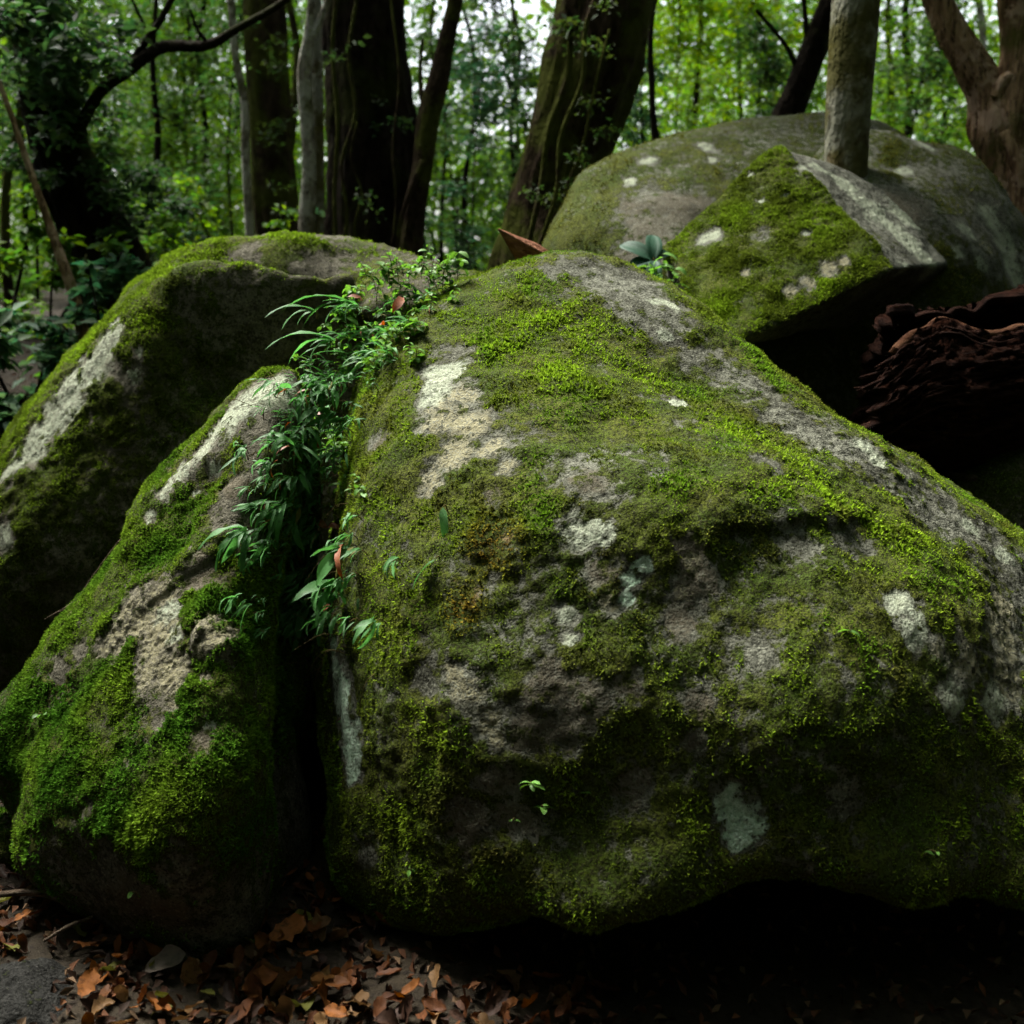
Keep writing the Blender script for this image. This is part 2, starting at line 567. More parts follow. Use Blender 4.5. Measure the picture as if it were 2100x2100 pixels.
BOULDERS = {
    'main': ((0.62, 3.05, 0.62), [
        (-0.130, 3.350, 1.541), (0.046, 3.419, 1.592), (0.196, 3.480, 1.616), (0.365, 3.499, 1.579), (0.536, 3.492, 1.477), (0.658, 3.477, 1.352),
        (0.775, 3.466, 1.235), (0.909, 3.455, 1.153), (1.089, 3.400, 1.041), (1.260, 3.349, 0.951), (1.394, 3.275, 0.877), (1.534, 3.180, 0.790),
        (1.636, 3.079, 0.652), (1.724, 2.951, 0.420), (1.420, 2.865, 0.250), (-0.243, 3.299, 1.491), (-0.347, 3.219, 1.384), (-0.429, 3.120, 1.252),
        (-0.467, 3.050, 1.094), (-0.475, 2.981, 0.899), (-0.498, 2.901, 0.715), (-0.530, 2.840, 0.555), (-0.525, 2.800, 0.473), (-0.492, 2.720, 0.298),
        (-0.465, 2.622, 0.142), (-0.434, 2.522, 0.062), (0.326, 2.320, 0.246), (0.445, 2.330, 0.275), (0.555, 2.340, 0.291), (0.692, 2.330, 0.273),
        (0.854, 2.360, 0.233), (1.087, 2.420, 0.186), (1.347, 2.600, 0.089), (-0.065, 2.980, 1.384), (0.261, 2.960, 1.347), (0.479, 2.920, 1.246),
        (-0.206, 2.720, 1.203), (0.059, 2.660, 1.210), (0.283, 2.520, 1.134), (0.509, 2.520, 1.111), (0.757, 2.580, 1.043), (1.028, 2.660, 0.931),
        (-0.167, 2.460, 1.008), (0.107, 2.360, 1.050), (0.422, 2.320, 1.004), (0.540, 2.320, 0.960), (0.678, 2.360, 0.951), (0.393, 2.240, 0.841),
        (0.238, 2.250, 0.870), (-0.281, 2.440, 0.782), (-0.052, 2.260, 0.824), (0.201, 2.160, 0.750), (0.456, 2.180, 0.775), (0.714, 2.200, 0.800),
        (0.974, 2.340, 0.778), (1.205, 2.520, 0.674), (-0.315, 2.380, 0.508), (-0.156, 2.200, 0.583), (-0.051, 2.140, 0.544), (0.150, 2.100, 0.561),
        (0.440, 2.060, 0.579), (0.744, 2.100, 0.625), (1.072, 2.260, 0.501), (-0.280, 2.320, 0.236), (-0.104, 2.160, 0.357), (0.150, 2.070, 0.383),
        (0.442, 2.040, 0.442), (0.743, 2.060, 0.431), (1.034, 2.140, 0.334), (-0.266, 2.360, 0.025), (-0.108, 2.200, 0.137), (0.031, 2.100, 0.227),
        (0.179, 2.030, 0.231), (0.326, 2.020, 0.281), (0.445, 2.030, 0.310), (0.555, 2.040, 0.326), (0.692, 2.030, 0.308), (0.854, 2.060, 0.268),
        (1.087, 2.120, 0.221), (1.347, 2.300, 0.124), (-0.100, 2.750, -0.120), (0.200, 2.620, 0.060), (0.500, 2.600, 0.120), (0.900, 2.600, 0.140),
        (1.300, 2.650, 0.120), (0.000, 3.200, -0.200), (0.600, 3.200, -0.150), (1.200, 3.200, -0.100), (0.600, 4.200, 0.600), (0.000, 4.000, 0.700),
        (1.200, 3.900, 0.550), (0.600, 4.200, 0.000), (1.900, 3.300, 0.300), (1.700, 3.600, 0.600), (0.300, 3.950, 1.250), (0.900, 4.000, 1.100),
    ]),
    'left': ((-0.72, 2.72, 0.5), [
        (-0.629, 2.971, 1.260), (-0.700, 2.974, 1.236), (-0.809, 2.978, 1.162), (-0.902, 2.959, 1.068), (-0.956, 2.950, 1.011), (-1.050, 2.929, 0.864),
        (-1.128, 2.899, 0.743), (-1.255, 2.859, 0.575), (-1.333, 2.816, 0.447), (-1.431, 2.760, 0.364), (-1.393, 2.681, 0.306), (-1.251, 2.592, 0.264),
        (-1.244, 2.523, 0.171), (-1.187, 2.461, 0.096), (-1.109, 2.425, 0.061), (-0.571, 2.998, 1.189), (-0.587, 2.916, 0.923), (-0.604, 2.882, 0.751),
        (-0.574, 2.909, 0.667), (-0.567, 2.873, 0.506), (-0.572, 2.830, 0.342), (-0.546, 2.749, 0.156), (-0.568, 2.621, 0.111), (-0.610, 2.544, 0.171),
        (-0.621, 2.840, 1.152), (-0.739, 2.780, 1.033), (-0.636, 2.700, 0.960), (-0.852, 2.660, 0.844), (-0.658, 2.500, 0.765), (-0.946, 2.550, 0.689),
        (-0.755, 2.420, 0.671), (-0.664, 2.400, 0.701), (-0.631, 2.340, 0.607), (-1.081, 2.560, 0.523), (-0.829, 2.340, 0.525), (-0.673, 2.260, 0.536),
        (-1.095, 2.420, 0.382), (-0.906, 2.280, 0.376), (-0.737, 2.200, 0.415), (-0.625, 2.200, 0.449), (-1.051, 2.340, 0.237), (-0.801, 2.200, 0.243),
        (-0.654, 2.180, 0.300), (-0.638, 2.820, 0.671), (-0.635, 2.660, 0.524), (-0.629, 2.600, 0.351), (-0.604, 2.780, 0.342), (-0.585, 2.480, 0.213),
        (-1.106, 2.440, 0.060), (-0.982, 2.360, 0.050), (-0.832, 2.260, 0.069), (-0.717, 2.240, 0.051), (-0.614, 2.270, 0.044), (-1.100, 3.300, 0.300),
        (-0.850, 3.300, 0.600), (-0.750, 3.200, 1.000), (-0.850, 3.250, 0.000), (-1.000, 3.100, -0.150), (-0.700, 2.700, -0.300), (-0.600, 2.450, -0.100),
        (-0.900, 2.600, -0.150), (-1.300, 3.100, 0.350),
    ]),
    'back_left': ((-1.2, 4.0, 0.85), [
        (-2.254, 3.950, 0.581), (-1.916, 3.954, 0.805), (-1.844, 3.951, 0.934), (-1.781, 3.970, 1.047), (-1.679, 4.000, 1.194), (-1.532, 4.020, 1.329),
        (-1.430, 4.049, 1.419), (-1.355, 4.070, 1.525), (-1.262, 4.100, 1.607), (-1.159, 4.119, 1.651), (-1.001, 4.173, 1.657), (-0.808, 4.238, 1.672),
        (-0.672, 4.288, 1.669), (-0.496, 4.347, 1.667), (-0.385, 4.420, 1.581), (-0.421, 4.396, 1.417), (-1.077, 3.820, 1.589), (-0.972, 3.800, 1.597),
        (-0.845, 3.820, 1.597), (-0.721, 3.860, 1.566), (-0.571, 3.980, 1.551), (-0.412, 4.120, 1.535), (-1.043, 3.930, 1.525), (-0.915, 3.960, 1.492),
        (-0.783, 3.980, 1.449), (-0.620, 4.050, 1.413), (-1.170, 3.780, 1.500), (-0.762, 3.840, 1.284), (-0.945, 3.760, 1.289), (-1.118, 3.740, 1.339),
        (-1.220, 3.700, 1.341), (-1.306, 3.700, 1.276), (-1.406, 3.740, 1.224), (-1.490, 3.720, 1.110), (-1.293, 3.620, 1.056), (-1.062, 3.660, 1.051),
        (-0.866, 3.740, 1.092), (-1.578, 3.660, 0.936), (-1.424, 3.600, 0.929), (-1.369, 3.560, 0.821), (-1.137, 3.600, 0.863), (-1.659, 3.620, 0.759),
        (-1.533, 3.520, 0.582), (-1.335, 3.550, 0.574), (-1.720, 3.550, 0.456), (-1.533, 3.550, 0.336), (-1.989, 3.700, 0.500), (-1.939, 3.620, 0.260),
        (-0.606, 3.920, 1.245), (-1.200, 3.500, -0.200), (-0.800, 3.600, -0.100), (-1.700, 3.700, -0.100), (-2.300, 4.100, 0.300), (-2.000, 4.600, 0.500),
        (-1.200, 5.000, 0.600), (-0.400, 4.900, 0.900), (-0.100, 4.700, 1.200), (-1.000, 4.600, 1.550), (-1.600, 4.600, 1.200), (-0.300, 4.200, 0.400),
        (-1.200, 4.200, -0.300),
    ]),
    'back': ((1.1, 5.7, 1.2), [
        (0.126, 5.260, 1.580), (0.142, 5.251, 1.717), (0.251, 5.311, 1.899), (0.300, 5.332, 2.005), (0.380, 5.400, 2.082), (0.549, 5.500, 2.172),
        (0.846, 5.700, 2.286), (1.247, 5.900, 2.374), (1.597, 6.000, 2.412), (1.927, 6.096, 2.373), (2.177, 6.089, 2.185), (2.374, 5.989, 1.903),
        (0.277, 4.950, 1.772), (0.433, 5.050, 1.924), (0.414, 4.780, 1.662), (0.666, 5.200, 2.044), (0.738, 4.900, 1.810), (0.607, 4.650, 1.540),
        (1.025, 5.350, 2.125), (1.308, 5.600, 2.223), (0.953, 4.900, 1.708), (1.476, 5.300, 1.945), (1.710, 5.300, 1.835), (0.253, 4.850, 1.583),
        (0.300, 5.200, 0.600), (0.900, 4.700, 0.600), (1.700, 4.900, 0.600), (2.500, 5.600, 0.800), (2.300, 6.500, 1.200), (1.300, 6.900, 1.300),
        (0.500, 6.400, 1.000), (1.200, 5.700, 0.200), (1.200, 6.600, 2.100), (0.700, 6.100, 1.900), (1.900, 6.500, 2.000),
    ]),
    'back_right': ((2.25, 5.15, 1.1), [
        (1.389, 5.291, 2.036), (1.491, 5.346, 2.180), (1.694, 5.400, 2.248), (1.950, 5.398, 2.194), (2.164, 5.350, 2.121), (2.292, 5.299, 1.959),
        (2.406, 5.299, 1.821), (2.530, 5.250, 1.587), (2.552, 5.193, 1.290), (1.495, 5.000, 2.003), (1.741, 5.100, 2.033), (1.928, 5.000, 1.920),
        (1.629, 4.720, 1.740), (1.979, 4.820, 1.704), (2.193, 4.950, 1.584), (1.827, 4.650, 1.460), (1.506, 4.600, 1.461), (1.348, 4.800, 1.703),
        (2.127, 4.800, 1.335), (1.726, 4.600, 1.201), (2.000, 4.700, 0.400), (2.600, 4.800, 0.400), (3.100, 5.400, 0.700), (2.800, 6.000, 0.900),
        (2.000, 6.000, 1.000), (1.400, 5.400, 0.800), (2.200, 5.200, 0.200), (2.200, 5.900, 1.900), (1.600, 5.100, 0.700),
    ]),
}

# ------------------------------------------------------------------ ground
def grid_axis(lo, hi, near_lo, near_hi, fine, coarse):
    a = np.arange(near_lo, near_hi, fine)
    b = np.linspace(0, 1, coarse)[1:] ** 1.7
    return np.concatenate([(near_lo - b * (near_lo - lo))[::-1], a, near_hi + b * (hi - near_hi)])


gx = grid_axis(-150, 150, -4, 4, 0.08, 36)
gy = grid_axis(-60, 300, 0, 8, 0.08, 40)
GX, GY = np.meshgrid(gx, gy)
GZ = terrain_z(GX, GY)
near = np.exp(-((GX / 5) ** 2 + ((GY - 3) / 5) ** 2))
GZ = GZ + near * 0.02 * fbm(np.stack([GX, GY, 0 * GX], -1).reshape(-1, 3) * 6, 3, 31).reshape(GX.shape)
nx, ny = len(gx), len(gy)
ii = (np.arange(ny - 1)[:, None] * nx + np.arange(nx - 1)[None]).ravel()
ground = mk('ground', np.stack([GX, GY, GZ], -1).reshape(-1, 3), np.stack([ii, ii + 1, ii + nx + 1, ii + nx], -1), M['soil'])
tag(ground, kind='structure')

# ------------------------------------------------------------------ boulders
_sphere = {}


def cube_sphere(N):
    if N in _sphere:
        return _sphere[N]
    g = np.tan((np.arange(N + 1) / N - 0.5) * math.pi / 2)
    a, b = np.meshgrid(g, g)
    o = np.ones_like(a)
    D, F = [], []
    k = (N + 1) * (N + 1)
    i0 = (np.arange(N)[:, None] * (N + 1) + np.arange(N)[None]).ravel()
    quad = np.stack([i0, i0 + 1, i0 + N + 2, i0 + N + 1], -1)
    for f, (flip, face) in enumerate(((0, (o, a, b)), (1, (-o, a, b)), (1, (a, o, b)), (0, (a, -o, b)), (0, (a, b, o)), (1, (a, b, -o)))):
        D.append(np.stack(face, -1).reshape(-1, 3))
        F.append((quad[:, ::-1] if flip else quad) + f * k)
    D = np.concatenate(D)
    D /= np.linalg.norm(D, axis=1, keepdims=True)
    F = np.concatenate(F)
    key = np.round(D * 1e6).astype(np.int64)
    _, first, inv = np.unique(key, axis=0, return_index=True, return_inverse=True)
    _sphere[N] = (D[first], inv.ravel()[F].astype(np.int32))
    return _sphere[N]


def radial_fit(Cc, pts, D, eps=0.12, lam=1e-3):
    """Smooth star-shaped surface through the points pts about the centre Cc."""
    v = pts - Cc
    r = np.linalg.norm(v, axis=1)
    d = v / r[:, None]

    def k(A, B):
        return np.sqrt(np.maximum(2 - 2 * A @ B.T, 0) + eps * eps)
    n = len(d)
    A = np.zeros((n + 1, n + 1))
    A[:n, :n] = k(d, d) - lam * np.eye(n)
    A[:n, n] = 1
    A[n, :n] = 1
    w = np.linalg.solve(A, np.append(np.log(r), 0))
    return np.exp(k(D, d) @ w[:n] + w[n])


def radial_hull(Cc, planes, D, k=14.0):
    """Block bounded by planes (normal, offset), edges rounded; k sets how sharp."""
    inv = np.zeros(len(D))
    for n, off in planes:
        inv += np.maximum(D @ n / off, 0) ** k
    return inv ** (-1.0 / k)


def vnormals(V, F):
    a, b, c, d = (V[F[:, i]] for i in range(4))
    fn = np.cross(c - a, d - b)
    N = np.zeros_like(V)
    for ax in range(3):
        w = np.repeat(fn[:, ax], 4)
        N[:, ax] = np.bincount(F.ravel(), w, len(V))
    return N / np.maximum(np.linalg.norm(N, axis=1, keepdims=True), 1e-12), np.linalg.norm(fn, axis=1) * 0.5


BVH = {}


def hit(px, py, which=None):
    """First boulder surface met on the line of sight of a pixel: point, normal, boulder."""
    o = Vector((0, 0, CAM_Z))
    d = (Vector(at(px, py, 1.0)) - o).normalized()
    best = None
    for key, t in BVH.items():
        if which and key not in which:
            continue
        loc, nrm, _, dist = t.ray_cast(o, d)
        if loc is not None and (best is None or dist < best[3]):
            best = (np.array(loc), np.array(nrm), key, dist)
    return best


def patch_field(V, key, spots, seed, warp=0.6, fallback_Y=3.0):
    """0..1 field, 0.5 on the edge of the growths listed as (x, y, radius)."""
    f = np.zeros(len(V))
    if not spots:
        return f
    for s in spots:
        h = hit(s[0], s[1], (key,))
        c = h[0] if h else at(s[0], s[1], fallback_Y)
        r = size(s[2], c[1]) * 1.05
        sel = np.where(np.abs(V - c).max(1) < r * 2.6)[0]
        if not len(sel):
            continue
        w = gnoise(V[sel] / r * 1.3 + seed, seed) * warp + gnoise(V[sel] / r * 4 + seed, seed + 1) * warp * 0.5
        d = np.linalg.norm(V[sel] - c, axis=1) / r
        f[sel] = np.maximum(f[sel], np.clip(1.5 - d + w, 0, 1))
    return f


MOSS_TINTS = {'lime': (0.180, 0.285, 0.016), 'green': (0.100, 0.205, 0.012), 'olive': (0.095, 0.128, 0.014), 'deep': (0.045, 0.115, 0.010), 'rust': (0.19, 0.11, 0.02)}


def grow_moss(parent, V, F, N, area, moss, count, height, tint, seed, loc):
    """Tiny fronds wherever the moss field says so: one continuous growth."""
    rs = np.random.RandomState(seed)
    fm = moss[F].mean(1)
    fc = V[F].mean(1)
    face = ((N[F[:, 0]] * (np.array([0, 0, CAM_Z]) - fc)).sum(1) / np.linalg.norm(fc - np.array([0, 0, CAM_Z]), axis=1))
    wgt = area * np.clip((fm - 0.30) * 3, 0, 1) * np.where(face > -0.25, 1.0, 0.12)
    wgt = wgt / wgt.sum()
    pick = rs.choice(len(F), int(count * 1.7), p=wgt)
    u, v = rs.rand(2, len(pick), 1)
    q = F[pick]
    p = (V[q[:, 0]] * (1 - u) + V[q[:, 1]] * u) * (1 - v) + (V[q[:, 3]] * (1 - u) + V[q[:, 2]] * u) * v
    mm = fm[pick] + 0.36 * gnoise(p * 24, seed) + 0.38 * gnoise(p * 70, seed + 1) + 0.30 * gnoise(p * 150, seed + 2)
    ok = np.where(mm > 0.5)[0][:count]
    p, q, mm = p[ok], q[ok], mm[ok]
    n = N[q[:, 0]]
    K = 2
    cnt = len(p)
    big = np.clip(0.8 + 0.8 * gnoise(p * 9, seed + 3) + 0.4 * (mm - 0.5), 0.5, 1.8)
    col = tint(p, n, rs)
    col = col * (1 + 0.35 * gnoise(p * 30, seed + 9)[:, None]) * rs.uniform(0.45, 1.65, (cnt, 1))
    P0 = np.repeat(p - n * 0.002, K, 0)
    NN = np.repeat(n, K, 0)
    lean = rs.normal(size=(cnt * K, 3)) * 0.75
    lean[:, 2] -= 0.1
    ax = NN + lean
    ax /= np.linalg.norm(ax, axis=1, keepdims=True)
    side = np.cross(ax, rs.normal(size=(cnt * K, 3)))
    side /= np.linalg.norm(side, axis=1, keepdims=True)
    hh = (np.repeat(big, K) * height * rs.uniform(0.6, 1.3, cnt * K))[:, None]
    ww = hh * rs.uniform(0.15, 0.34, (cnt * K, 1))
    a = P0 - side * ww
    b = P0 + side * ww
    c = P0 + ax * hh
    VV = np.stack([a, b, c], 1).reshape(-1, 3) - loc
    FF = np.arange(cnt * K * 3).reshape(-1, 3)
    o = mk('moss', VV, FF, M['moss'], parent, False, {'frond': np.repeat(np.clip(col, 0.004, 0.6), K * 3, 0)})
    tag(o, kind='stuff')
    return o


def boulder(key, name, label, N, mat, shape, patches, moss_fn, tint, relief, count, height, seed, group=None, bare=(), cushion=0.012, extra=None, warp_noise=0.0):
    """shape(D) gives the radius; patches maps 'pale', 'tan', ... to spots; moss_fn(V, N) the moss cover."""
    Cc = shape['C']
    Dc, Fc = cube_sphere(44)
    Rc = shape['f'](Dc)
    BVH[key] = BVHTree.FromPolygons([tuple(v) for v in (Cc + Dc * Rc[:, None])], [tuple(int(i) for i in f) for f in Fc])
    D, F = cube_sphere(N)
    V = Cc + D * shape['f'](D)[:, None]
    Nn, area = vnormals(V, F)
    if extra is not None:
        V = extra(V, Nn)
        Nn, area = vnormals(V, F)
    V0 = V.copy()
    g = relief
    V = V + Nn * (g * fbm(V * 3.2, 3, seed) + 0.17 * g * fbm(V * 10, 3, seed + 4) + 0.10 * g * gnoise(V * 45, seed + 8) + 0.10 * g * gnoise(V * 95, seed + 9))[:, None]
    f = {k: patch_field(V0, key, patches.get(k, ()), seed + i * 3) for i, k in enumerate(('pale', 'tan', 'brown', 'orange', 'mint', 'bare', 'mossy'))}
    moss = moss_fn(V0, Nn)
    growth = np.maximum.reduce([f['pale'], f['tan'] * 0.95, f['brown'] * 0.62, f['mint'], f['bare'] * 0.66])
    moss = np.clip(moss - np.clip(growth * (1.05 + 0.7 * gnoise(V0 * 22, seed + 21)) - 0.1, 0, 1), 0, 1)
    moss = np.clip(np.maximum(moss, f['mossy'] * 0.95), 0, 1)
    mr = smooth((moss + 0.3 * gnoise(V0 * 26, seed + 2) - 0.35) / 0.35)
    V = V + Nn * (mr * cushion * (0.7 + 0.8 * gnoise(V0 * 17, seed + 6) + 0.5 * gnoise(V0 * 48, seed + 7)))[:, None]
    # pitted crusts
    V = V + Nn * ((f['tan'] > 0.45) * 0.004 * gnoise(V0 * 85, seed + 12) + (f['pale'] > 0.45) * 0.002 * gnoise(V0 * 110, seed + 13))[:, None]
    root = empty(name, (Cc[0], Cc[1], V[:, 2].min()), label, 'boulder', group)
    loc = np.array(root.location)
    st = mk('stone', V - loc, F, M[mat], root, True,
            {'patch_a': np.stack([moss, f['pale'], f['tan']], 1), 'patch_b': np.stack([f['brown'], f['orange'], f['mint']], 1)})
    if count:
        Nn, area = vnormals(V, F)
        grow_moss(root, V, F, Nn, area, moss + 0.15 * f['mossy'], count, height, tint, seed + 50, loc)
    return root


def fit_shape(key):
    Cc, P = BOULDERS[key]
    Cc, P = np.array(Cc), np.array(P)
    return {'C': Cc, 'f': lambda D: radial_fit(Cc, P, D)}


def blend(a, b, t):
    return np.array(a)[None] * (1 - t[:, None]) + np.array(b)[None] * t[:, None]


def tint_main(p, n, rs):
    fresh = patch_field(p, 'main', [(a, b, r_ * 1.3) for a, b, r_ in main_patches['mossy'][:12]], 95)
    t = smooth(0.36 + 1.0 * fbm(p * 3.5, 3, 71) + 0.65 * fresh)
    c = blend(MOSS_TINTS['olive'], MOSS_TINTS['lime'], t)
    g = smooth((fbm(p * 5 + 9, 3, 72) - 0.04) / 0.3)
    dry = smooth((fbm(p * 7 + 21, 3, 74) - 0.12) / 0.2)[:, None] * 0.6
    c = c * (1 - dry) + np.array([[0.085, 0.075, 0.02]]) * dry
    c = c * (1 - g[:, None] * 0.75) + np.array(MOSS_TINTS['green'])[None] * g[:, None] * 0.75
    film = patch_field(p, 'main', [(a, b, r_ * 1.7) for a, b, r_ in main_patches['brown']], 91)[:, None] * 0.75
    c = c * (1 - film) + np.array([[0.075, 0.066, 0.018]]) * film
    for c0, r in ((hit(1010, 1120, ('main',)), 0.075), (hit(950, 1245, ('main',)), 0.06)):
        w = np.clip(1.4 - np.linalg.norm(p - c0[0], axis=1) / r, 0, 1)[:, None] * 0.8
        c = c * (1 - w) + np.array(MOSS_TINTS['rust'])[None] * w
    return c


def moss_main(V, N):
    low = smooth((1.08 - V[:, 2]) / 0.25) * smooth((V[:, 2] - 0.28) / 0.2)
    m = 0.74 - 0.09 * low + 0.48 * fbm(V * 4.0, 4, 61) + 0.40 * fbm(V * 16, 3, 62)
    return m


main_patches = {
    'bare': [(1190, 560, 85), (1270, 580, 90), (1330, 640, 72), (1390, 690, 68), (1450, 740, 56), (1530, 790, 52), (1600, 850, 60), (1690, 910, 70),
             (1770, 955, 72), (1850, 1005, 78), (1930, 1055, 85), (2020, 1120, 85), (2090, 1190, 80), (1750, 1090, 60), (930, 720, 40), (1170, 960, 55),
             (1240, 1010, 45), (760, 1755, 45), (1640, 1110, 45), (1560, 1330, 45), (880, 1370, 50), (1740, 1640, 45), (1570, 960, 35), (770, 900, 30)],
    'pale': [(905, 765, 46), (890, 805, 40), (940, 750, 24), (1388, 828, 22), (1360, 690, 18), (1375, 628, 26), (1340, 620, 14), (1765, 925, 30), (1800, 955, 26), (1835, 905, 22),
             (1870, 930, 18), (1190, 1085, 44), (1240, 1090, 30),
             (1850, 1230, 44), (1880, 1290, 44), (2030, 1440, 50), (1950, 1430, 40), (1545, 700, 12), (1990, 1080, 24), (2060, 1140, 24), (1160, 1260, 22), (1170, 1310, 18)],
    'tan': [(940, 810, 40), (900, 860, 46), (960, 870, 44), (1010, 915, 36), (930, 930, 44), (880, 980, 32), (1040, 950, 22), (960, 1420, 38), (1000, 1480, 36), (930, 1380, 26),
            (1020, 1520, 22), (1985, 1360, 55), (2050, 1310, 60), (2060, 1400, 55), (2050, 1250, 40), (1930, 1330, 26), (1420, 1150, 24), (1250, 1240, 26), (1400, 1215, 18)],
    'brown': [(1420, 1130, 48), (1430, 1190, 46), (1400, 1270, 46), (1130, 1400, 60), (1200, 1430, 56), (1290, 1410, 36), (1080, 1500, 50), (1020, 1600, 44), (1150, 1500, 44),
              (1430, 1440, 36), (1420, 1520, 30), (1240, 1180, 44), (1210, 980, 40), (960, 1690, 60), (1060, 1680, 50), (1300, 1600, 50), (780, 900, 24), (1010, 1010, 26)],
    'orange': [(1000, 1110, 50), (950, 1230, 44), (1050, 1090, 30), (1870, 1120, 26)],
    'mint': [(690, 1330, 26), (696, 1385, 36), (706, 1435, 46), (716, 1490, 50), (724, 1540, 44), (726, 1580, 28), (1500, 1650, 36), (1530, 1690, 44), (1520, 1720, 32), (1290, 1190, 22), (1285, 1230, 18), (1320, 1160, 22)],
    'mossy': [(1000, 640, 60), (1100, 640, 60), (1080, 700, 70), (1200, 700, 60), (1150, 770, 70), (1280, 780, 60), (1020, 730, 40), (1230, 860, 50), (940, 600, 40), (1500, 900, 60), (1560, 1000, 60), (1690, 1020, 55),
              (1700, 850, 20), (1830, 975, 18), (2060, 1080, 26), (1980, 1030, 18), (2010, 1130, 16), (1420, 700, 20)],
}
def main_extra(V, N):
    """A ledge across the right of the face and a hollow under it."""
    x = V[:, 0]
    z0 = 1.005 + 0.02 * gnoise(V * 9, 15) - 0.03 * (x - 0.62)
    amt = smooth((x - 0.42) / 0.06) * smooth((0.92 - x) / 0.12) * smooth((-N[:, 1] - 0.15) / 0.3)
    below = smooth((z0 - V[:, 2]) / 0.02) * smooth((V[:, 2] - z0 + 0.28) / 0.22)
    return V - N * (0.018 * amt * below)[:, None]


main_boulder = boulder('main', 'mossy_boulder', 'huge rounded boulder in front, covered in bright moss, lichen patches on its face', 165, 'granite', fit_shape('main'),
                       main_patches, moss_main, tint_main, 0.034, 220000, 0.0088, 100, extra=main_extra, cushion=0.007)


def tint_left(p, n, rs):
    t = smooth(0.5 + 1.2 * fbm(p * 4, 3, 81) + 0.5 * (p[:, 2] - 0.75))  # tint lightens with height: the lit upper flank put into the moss colour
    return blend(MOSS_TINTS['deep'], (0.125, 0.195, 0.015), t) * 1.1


def moss_left(V, N):
    right = smooth((V[:, 0] + 0.60) / 0.08)
    low = smooth((0.38 - V[:, 2]) / 0.2)
    return 0.72 + 0.6 * fbm(V * 4.5, 4, 65) - 0.6 * right - 0.3 * low


left_patches = {
    'pale': [(590, 800, 56), (550, 815, 54), (500, 840, 50), (460, 880, 44), (425, 920, 38), (380, 965, 36), (345, 1010, 30), (490, 870, 26), (310, 1060, 16), (440, 960, 18), (400, 1010, 14), (340, 1250, 34), (360, 1300, 26), (430, 1480, 18)],
    'tan': [(280, 1260, 55), (320, 1310, 60), (350, 1380, 46), (240, 1310, 46), (440, 1310, 44), (430, 1290, 36), (330, 1220, 36), (300, 1380, 34), (360, 1440, 20), (420, 1400, 20)],
    'brown': [(440, 1170, 46), (400, 1190, 40), (415, 1520, 30), (490, 1000, 34), (340, 1860, 60), (260, 1830, 60)],
    'bare': [(560, 870, 50), (520, 900, 40), (470, 1050, 42), (490, 1110, 40), (520, 960, 24), (170, 1330, 30), (130, 1370, 30), (240, 1780, 60), (380, 1790, 60), (330, 1450, 36)],
    'mossy': [(150, 1480, 70), (90, 1540, 60), (220, 1560, 70), (330, 1600, 60), (120, 1620, 60), (400, 1430, 46), (440, 1450, 36), (400, 1260, 30), (430, 1240, 24), (440, 1580, 40), (230, 1640, 50), (330, 1100, 34), (280, 1180, 34), (390, 1040, 34)],
}


def left_extra(V, N):
    """Tilted layering of the upper flank and a knob on the face."""
    d = V @ np.array([0.62, 0.25, -0.74])
    amt = smooth((V[:, 2] - 0.55) / 0.25) * smooth((-0.62 - V[:, 0]) / 0.1)
    s = np.sin(d * 62 + 2.5 * gnoise(V * 5, 3))
    V = V + N * (amt * 0.012 * np.sign(s) * np.abs(s) ** 0.5)[:, None]
    k = hit(440, 1312, ('left',))[0]
    w = np.exp(-(np.linalg.norm(V - k, axis=1) / 0.055) ** 4)
    return V + N * (0.03 * w)[:, None]


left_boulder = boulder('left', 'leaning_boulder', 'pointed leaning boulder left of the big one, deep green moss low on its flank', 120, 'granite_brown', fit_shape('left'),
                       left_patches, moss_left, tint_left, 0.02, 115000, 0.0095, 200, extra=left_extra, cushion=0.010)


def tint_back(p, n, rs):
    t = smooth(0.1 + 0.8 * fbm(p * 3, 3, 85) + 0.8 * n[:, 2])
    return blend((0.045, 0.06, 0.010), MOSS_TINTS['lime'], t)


def moss_back_left(V, N):
    top = smooth((N[:, 2] - 0.15) / 0.4)
    leftish = smooth((-0.75 - V[:, 0]) / 0.5)
    return 0.24 + 0.55 * top * (0.35 + 0.65 * leftish) + 0.16 * leftish + 0.4 * fbm(V * 3.5, 4, 66) + 0.3 * fbm(V * 14, 2, 60)


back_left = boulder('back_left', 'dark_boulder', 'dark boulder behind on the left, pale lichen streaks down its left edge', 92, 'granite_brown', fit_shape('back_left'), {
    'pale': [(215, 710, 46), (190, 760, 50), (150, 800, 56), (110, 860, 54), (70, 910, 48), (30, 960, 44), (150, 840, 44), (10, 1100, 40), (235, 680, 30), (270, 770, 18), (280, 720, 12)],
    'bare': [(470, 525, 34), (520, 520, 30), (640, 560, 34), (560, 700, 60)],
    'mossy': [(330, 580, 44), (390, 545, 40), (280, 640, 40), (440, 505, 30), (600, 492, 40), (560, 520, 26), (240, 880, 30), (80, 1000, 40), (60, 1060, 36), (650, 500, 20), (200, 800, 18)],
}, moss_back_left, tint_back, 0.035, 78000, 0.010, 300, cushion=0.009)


def moss_back(V, N):
    left = smooth((1.35 - V[:, 0]) / 0.7)
    return 0.46 + 0.30 * left * (1 - 0.6 * smooth((N[:, 2] - 0.55) / 0.3)) + 0.32 * fbm(V * 2.6, 4, 67) + 0.2 * fbm(V * 11, 2, 64)


